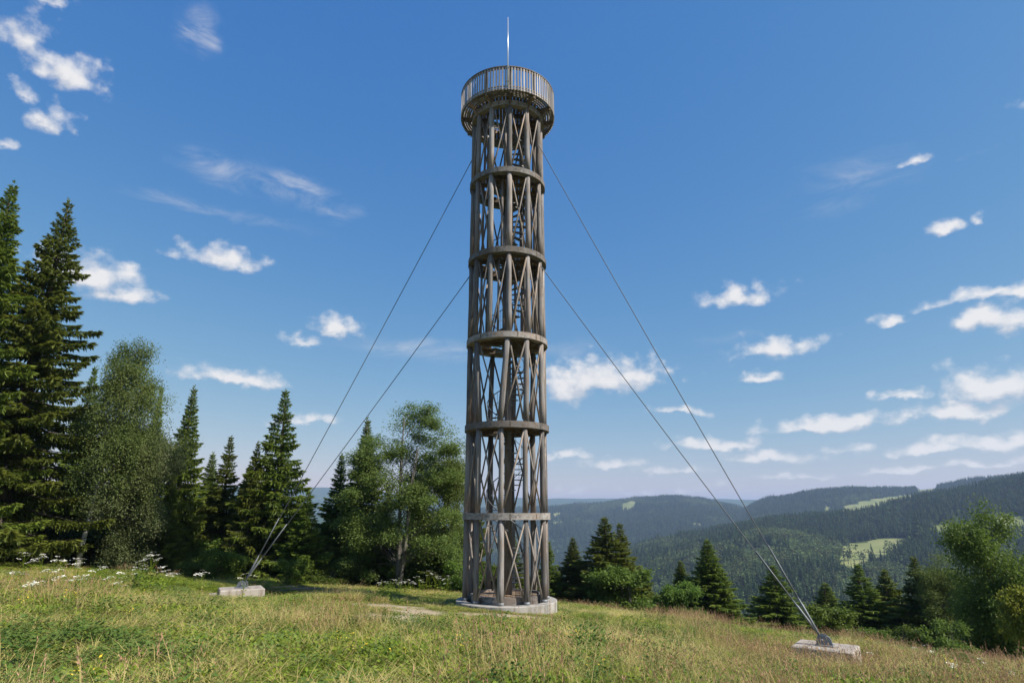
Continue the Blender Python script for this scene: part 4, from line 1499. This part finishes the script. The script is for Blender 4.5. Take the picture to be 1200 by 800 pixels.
def blades(rng, n, rad, h0, h1, w, bend, m, lean=.25):
    """a clump of curved tapered blades"""
    a = rng.uniform(0, 2 * PI, n)
    rr = rad * np.sqrt(rng.random(n))
    P = np.stack([rr * np.cos(a), rr * np.sin(a), np.full(n, -.02)], 1)
    q = rng.uniform(0, 2 * PI, n)
    h = rng.uniform(h0, h1, n)
    b = bend * rng.uniform(.3, 1.3, n) * h
    ww = 1.3 * w * rng.uniform(.6, 1.3, n)
    dirv = np.stack([np.cos(q), np.sin(q), np.zeros(n)], 1)
    tw = q + PI / 2 + rng.normal(size=n) * .5
    side = np.stack([np.cos(tw), np.sin(tw), np.zeros(n)], 1)
    V, T = [], []
    for s, wd in ((0, .8), (.4, 1), (.75, .7), (1.0, .08)):
        c = P + dirv * (b * s ** 2)[:, None] + dirv * (lean * h * s)[:, None] + np.stack([np.zeros(n), np.zeros(n), h * (s - .25 * bend * s ** 2.5)], 1)
        V += [c + side * (ww * wd / 2)[:, None], c - side * (ww * wd / 2)[:, None]]
        T += [np.full(n, s)] * 2
    V = np.stack(V, 1).reshape(-1, 3)
    T = np.stack(T, 1).ravel()
    o = np.arange(n)[:, None] * 8
    Q = np.concatenate([o + np.array([[0, 1, 3, 2]]), o + np.array([[2, 3, 5, 4]]), o + np.array([[4, 5, 7, 6]])])
    return V, Q, T


def join_mesh(name, parts):
    """parts: (V, Q, T, material)"""
    V = np.concatenate([p[0] for p in parts])
    off, Q, mi = 0, [], []
    for k, p in enumerate(parts):
        Q.append(p[1] + off)
        mi.append(np.full(len(p[1]), k, np.int32))
        off += len(p[0])
    me = mesh_np(name, V, np.concatenate(Q), None, {'tip': np.concatenate([p[2] for p in parts])})
    for p in parts:
        me.materials.append(p[3])
    me.polygons.foreach_set('material_index', np.concatenate(mi))
    return me


def kite_part(P, D, S, L, W, T):
    D = unit(D)
    S = unit(np.cross(D, S))
    mid = P + D * (L * .45)[:, None]
    V = np.stack([P, mid + S * W[:, None], P + D * L[:, None], mid - S * W[:, None]], 1).reshape(-1, 3)
    return V, np.arange(len(P) * 4).reshape(-1, 4), np.repeat(T, 4)


def herb(rng, n, rad, h0, h1, leaf, m):
    a = rng.uniform(0, 2 * PI, n)
    r = rad * np.sqrt(rng.random(n))
    z = rng.uniform(h0, h1, n)
    P = np.stack([r * np.cos(a), r * np.sin(a), z], 1)
    q = a + rng.normal(size=n) * .8
    D = np.stack([np.cos(q), np.sin(q), rng.uniform(-.3, .8, n)], 1)
    L = leaf * rng.uniform(.6, 1.3, n)
    return kite_part(P, D, np.array([[0, 0, 1.0]]) + rng.normal(size=(n, 3)) * .4, L, L * .28, rng.random(n) * .5)


def seed_stems(rng, n, rad, h0, h1):
    V, Q, T = blades(rng, n, rad, h0, h1, .0045, .22, None, .14)
    tips = (V.reshape(n, 8, 3)[:, 6] + V.reshape(n, 8, 3)[:, 7]) / 2
    prev = (V.reshape(n, 8, 3)[:, 4] + V.reshape(n, 8, 3)[:, 5]) / 2
    k = 9
    D0 = unit(tips - prev)
    f = rng.random((n, k))
    P = (prev[:, None] * (1 - f[..., None]) + tips[:, None] * f[..., None]).reshape(-1, 3)
    D = np.repeat(D0, k, 0) + rng.normal(size=(n * k, 3)) * .25
    L = rng.uniform(.02, .045, n * k)
    hv = kite_part(P, D, rvec(rng, n * k), L, L * .10, rng.random(n * k))
    return (V, Q, T), hv


def meadow_stock():
    rng = np.random.default_rng(5)
    out = []
    for k in range(2):       # 0,1 green
        out.append(join_mesh('grass_clump', [(*blades(rng, 44, .15, .14, .34, .0075, .7, None), M_GREEN), (*blades(rng, 10, .15, .2, .42, .006, .8, None), M_STRAW)]))
    for k in range(2):       # 2,3 straw
        out.append(join_mesh('grass_clump', [(*blades(rng, 40, .16, .2, .48, .0065, .95, None, .35), M_STRAW), (*blades(rng, 14, .14, .12, .3, .007, .6, None), M_GREEN)]))
    for k in range(2):       # 4,5 seed-head grass
        s, hd = seed_stems(rng, 6, .14, .5, .82)
        out.append(join_mesh('grass_clump', [(*s, M_STRAW), (*hd, M_SEED), (*blades(rng, 16, .14, .15, .35, .007, .7, None), M_GREEN), (*blades(rng, 12, .14, .2, .4, .006, .9, None), M_STRAW)]))
    for k in range(2):       # 6,7 light herbs
        out.append(join_mesh('grass_clump', [(*herb(rng, 60, .19, .02, .26, .065, None), M_HERB), (*blades(rng, 12, .15, .15, .35, .007, .7, None), M_GREEN)]))
    # 8 dark herbs
    out.append(join_mesh('grass_clump', [(*herb(rng, 120, .2, .03, .36, .055, None), M_DHERB), (*blades(rng, 8, .1, .3, .5, .008, .3, None), M_DHERB)]))
    for k in range(2):       # 9,10 short turf
        out.append(join_mesh('grass_clump', [(*blades(rng, 46, .17, .05, .13, .007, .7, None), M_GREEN), (*blades(rng, 22, .17, .05, .15, .006, 1.0, None), M_STRAW), (*herb(rng, 10, .17, .01, .06, .045, None), M_HERB)]))
    # 11 yellow flowering herb
    a, b = herb(rng, 40, .13, .04, .4, .05, None), herb(rng, 26, .11, .3, .46, .028, None)
    out.append(join_mesh('grass_clump', [(*a, M_HERB), (*b, M_YPET)]))
    return out


def build_meadow():
    rng = np.random.default_rng(21)
    st = stock('meadow_clump', meadow_stock())
    cnt = 74000
    u = rng.random(cnt)
    r = 2.2 + 46 * u ** .62
    az = rng.uniform(-.88, .88, cnt)
    x, y = r * np.sin(az), r * np.cos(az)
    # keep clear of the concrete
    keep = np.hypot(x - TX, y - TY) > 1.99
    for (B, sx, sy, rz) in ((LB, 1.70, 1.33, R(28)), (RB, 1.65, 1.26, R(-37))):
        c, s = math.cos(rz), math.sin(rz)
        uu, vv = (x - B[0]) * c + (y - B[1]) * s, -(x - B[0]) * s + (y - B[1]) * c
        keep &= ~((np.abs(uu) < sx / 2 + .16) & (np.abs(vv) < sy / 2 + .16))
    bare = path_mask(x, y)
    keep &= rng.random(cnt) > np.clip(bare * 2.4 - .3, 0, .96)
    x, y, r, az, bare = x[keep], y[keep], r[keep], az[keep], bare[keep]
    n = len(x)
    z = ground_z(x, y)
    dry = .6 * fbm(x, y, 71, 3, 1 / 3.6) + .4 * fbm(x, y, 72, 2, 1 / .9)
    her = .65 * fbm(x, y, 81, 3, 1 / 3.0) + .35 * fbm(x, y, 82, 2, 1 / .8)
    red = fbm(x, y, 91, 3, 1 / 3.5) + .16 * np.clip((x - 1.0) / 4, -.8, 1.1)
    # the trodden strip round the tower carries short turf
    tramp = np.clip(1.5 - np.hypot((x + 1.6) / 6.5, (y - 20.5) / 5.0), 0, 1)
    p = rng.random(n)
    idx = np.where(dry + rng.normal(size=n) * .07 > .582, 2, 0) + rng.integers(0, 2, n)
    idx = np.where(red + rng.normal(size=n) * .08 > .68, 4 + rng.integers(0, 2, n), idx)
    idx = np.where(her + rng.normal(size=n) * .06 > .565, 6 + rng.integers(0, 2, n), idx)
    idx = np.where(rng.random(n) < .20, 6 + rng.integers(0, 2, n), idx)
    idx = np.where(rng.random(n) < .05, 8, idx)
    idx = np.where((her + rng.normal(size=n) * .06 < .275), 8, idx)
    idx = np.where(p < .003, 11, idx)
    idx = np.where(rng.random(n) < np.clip(tramp * 1.15, 0, .88), 9 + rng.integers(0, 2, n), idx)
    idx = np.where((bare > .12) & (rng.random(n) < .9), 9, idx)
    h = rng.uniform(.75, 1.3, n) * np.interp(fbm(x, y, 55, 3, 1 / 4.0), [.3, .7], [.75, 1.3])
    for B in (LB, RB):            # the grass is short round the anchors
        bl = math.hypot(B[0], B[1])
        ux, uy = -B[0] / bl, -B[1] / bl            # towards the open side of the meadow
        f = np.clip((x - B[0]) * ux + (y - B[1]) * uy, 0, 6.5)
        dd = np.hypot(x - B[0] - f * ux, y - B[1] - f * uy)
        low = np.interp(f, [0, 1.5, 6.5], [.22, .26, .85])
        h *= np.interp(dd, [1.1, 2.2], [0.0, 1.0]) * (1 - low) + low
    h *= np.interp(r, [16, 32], [1.0, .58])
    dt = np.hypot(x - TX, y - TY)
    h *= np.interp(dt, [2.0, 3.6, 6], [.4, .6, 1.0])
    w = rng.uniform(.9, 1.4, n)
    scatter('meadow_grass', np.stack([x, y, z], 1), rng.uniform(0, 6.28, n), rng.normal(size=(n, 2)) * .10, np.stack([w, w, h], 1), idx, st)


build_meadow()

# leafy weed stands that rise out of the grass
WEED = []
for k in range(3):
    rng = np.random.default_rng(300 + k)
    WEED.append((join_mesh('leaves', [(*herb(rng, 260, .34, .06, .62, .10, None), M_DHERB if k != 1 else M_HERB)]),
                 [MB().tube([(math.cos(q) * .12, math.sin(q) * .12, -.05), (math.cos(q) * .3, math.sin(q) * .3, .55)], [.008, .004], 5).mesh('stem', M_DHERB) for q in (0.3, 2.2, 4.4)]))
for i, (px, py, s, k, lab) in enumerate([(165, 690, 1.35, 0, 'dark leafy weed stand below the cluster of white umbels on the left meadow'),
                                         (180, 700, 1.1, 1, 'yellowish leafy weed at the foot of the dark weed stand on the left meadow'),
                                         (450, 700, .8, 1, 'green weed tuft at the left end of the pale path under the aspen'),
                                         (456, 690, .8, 0, 'dark weed tuft in front of the aspen trunk'),
                                         (430, 772, .55, 0, 'dark weed sprig in the short grass left of the image centre at the bottom'),
                                         (456, 762, .55, 2, 'upright dark weed sprig below the bare pale patches'),
                                         (612, 750, .6, 0, 'dark low weed in the grass in front of the tower'),
                                         (690, 765, 1.0, 2, 'large green weed clump in the reddish grass right of the tower'),
                                         (105, 752, .75, 0, 'dark leafy weed in the lower left meadow'),
                                         (25, 785, .8, 2, 'dark weed at the lower left corner of the meadow'),
                                         (1100, 775, .8, 0, 'green weed at the meadow edge below the big leafy tree')]):
    dx, dy, dz = ray(px, py)
    kk = dz / math.hypot(dx, dy)
    a = math.atan2(dx, dy)
    rr = np.linspace(4, 60, 1200)
    hit = np.nonzero(ground_z(rr * math.sin(a), rr * math.cos(a)) + .15 > ZC + kk * rr)[0]
    r = rr[hit[0]] if len(hit) else 20
    x, y = r * math.sin(a), r * math.cos(a)
    o = thing('weed_plant', lab, 'plant', (x, y, gz(x, y)), random.uniform(0, 6), 'weeds in the meadow')
    o.scale = (s, s, s)
    link('leaves', WEED[k][0], o)
    for sm in WEED[k][1]:
        link('stem', sm, o)

# white umbels
rng = np.random.default_rng(8)


def umbel_mesh():
    lv = []
    n = 24
    a = rng.uniform(0, 2 * PI, n)
    r = .075 * np.sqrt(rng.random(n))
    P = np.stack([r * np.cos(a), r * np.sin(a), .02 - r * .12], 1)
    D = np.stack([np.cos(a), np.sin(a), rng.uniform(-.1, .25, n)], 1)
    L = rng.uniform(.02, .036, n)
    return join_mesh('flower_head', [(*kite_part(P, D, np.array([[0, 0, 1.0]]) + rng.normal(size=(n, 3)) * .2, L, L * .45, np.zeros(n)), M_WHITE)])


UMB = [umbel_mesh(), umbel_mesh()]


def umbel_plant(px, py, Y, n, lab, grp, fs=1.0):
    x, y, zt = at(px, py, Y)
    zg = gz(x, y)
    h = min(1.5, max(.55, zt - zg))
    o = thing('umbel_flower', lab, 'flower', (x, y, zg), random.uniform(0, 6), grp)
    st = MB()
    st.tube([(0, 0, -.05), (.02, 0, h * .55), (0, .02, h * .95)], [.009, .007, .004], 5)
    for k in range(n):
        q = 2 * PI * k / n + random.uniform(-.4, .4)
        rr = 0.0 if k == 0 else random.uniform(.10, .26)
        zz = h * (1 if k == 0 else random.uniform(.78, 1.02))
        if k:
            st.tube([(.01, .01, h * .55), (rr * .6 * math.cos(q), rr * .6 * math.sin(q), zz - .12), (rr * math.cos(q), rr * math.sin(q), zz)], [.005, .004, .003], 4)
        s = fs * random.uniform(.9, 1.5)
        link('flower_head', UMB[k % 2], o, (rr * math.cos(q), rr * math.sin(q), zz), (random.uniform(-.25, .25), random.uniform(-.25, .25), q), (s, s, s))
    st.build('stem', M_HERB, o)
    V, Q, T = herb(rng, 16, .16, .08, h * .55, .12, None)
    j = join_mesh('leaves', [(V, Q, T, M_HERB)])
    link('leaves', j, o)


G1, G2, G3 = 'white umbels on the left meadow', 'white umbels under the aspen', 'white umbels at the right meadow edge'
L1 = 'white umbel flower among its like in the grass at the left, before the spruces'
L2 = 'cream umbel flower among its like along the edge of the wood under the aspen'
L3 = 'white umbel flower among its like in the dry grass at the lower right'
umbel_plant(180, 647, 22, 8, 'tallest white umbel flower, rising against the dark trees on the left meadow', G1)
for (px, py) in ((52, 650), (66, 652), (76, 657), (88, 655), (95, 660), (30, 648), (42, 655), (116, 664), (160, 660), (172, 655), (196, 664), (205, 672), (58, 668), (100, 676), (92, 682), (68, 690), (128, 676), (45, 702), (32, 698), (135, 690), (70, 664), (150, 671), (20, 676), (240, 668), (290, 672)):
    umbel_plant(px + random.uniform(-3, 3), py, 23 - max(0, py - 655) * .13 + random.uniform(-1, 1), random.randint(4, 6), L1, G1)
for k in range(18):
    umbel_plant(446 + k * 4.8 + random.uniform(-3, 3), random.uniform(667, 686), random.uniform(29.5, 31), random.randint(4, 6), L2, G2, .62)
for (px, py) in ((1085, 756), (1112, 777), (1150, 782), (1185, 790), (1030, 774)):
    umbel_plant(px, py, random.uniform(13, 17), random.randint(2, 3), L3, G3, .6)
# dry brush and a flat stone by the left anchor block
sx, sy, sz_ = at(251, 692, 26)
MB().tube([(-.22, 0, -.05), (-.1, .02, .07), (.1, 0, .06), (.2, 0, -.05)], [.02, .13, .12, .02], 8)
st_ = MB().box(0, 0, .03, .42, .28, .16, None, .05)
st_.v = [(a + random.uniform(-.03, .03), b + random.uniform(-.03, .03), c) for a, b, c in st_.v]
tag(link('flat_stone', st_.mesh('flat_stone', M_CONC2), None, (sx, sy, gz(sx, sy) + .12)), 'flat pale stone lying in the grass left of the left anchor block', 'stone')
b0 = thing('dry_branch_heap', 'heap of dry pale branches in the grass right of the left anchor block', 'branches', (0, 0, 0))
bx, by, bz = at(345, 694, 28.5)
b0.location = (bx, by, gz(bx, by))
for k in range(14):
    q = random.uniform(-.35, .35)
    L = random.uniform(.5, 1.1)
    cx, cy, cz = random.uniform(-.9, .9), random.uniform(-.25, .25), random.uniform(.12, .34)
    MB().tube([(cx - L / 2 * math.cos(q), cy - L / 2 * math.sin(q), cz), (cx, cy, cz + random.uniform(0, .06)), (cx + L / 2 * math.cos(q), cy + L / 2 * math.sin(q), cz + random.uniform(-.1, .1))], [.02, .017, .008], 5).build('branch', M_BRACE, b0)
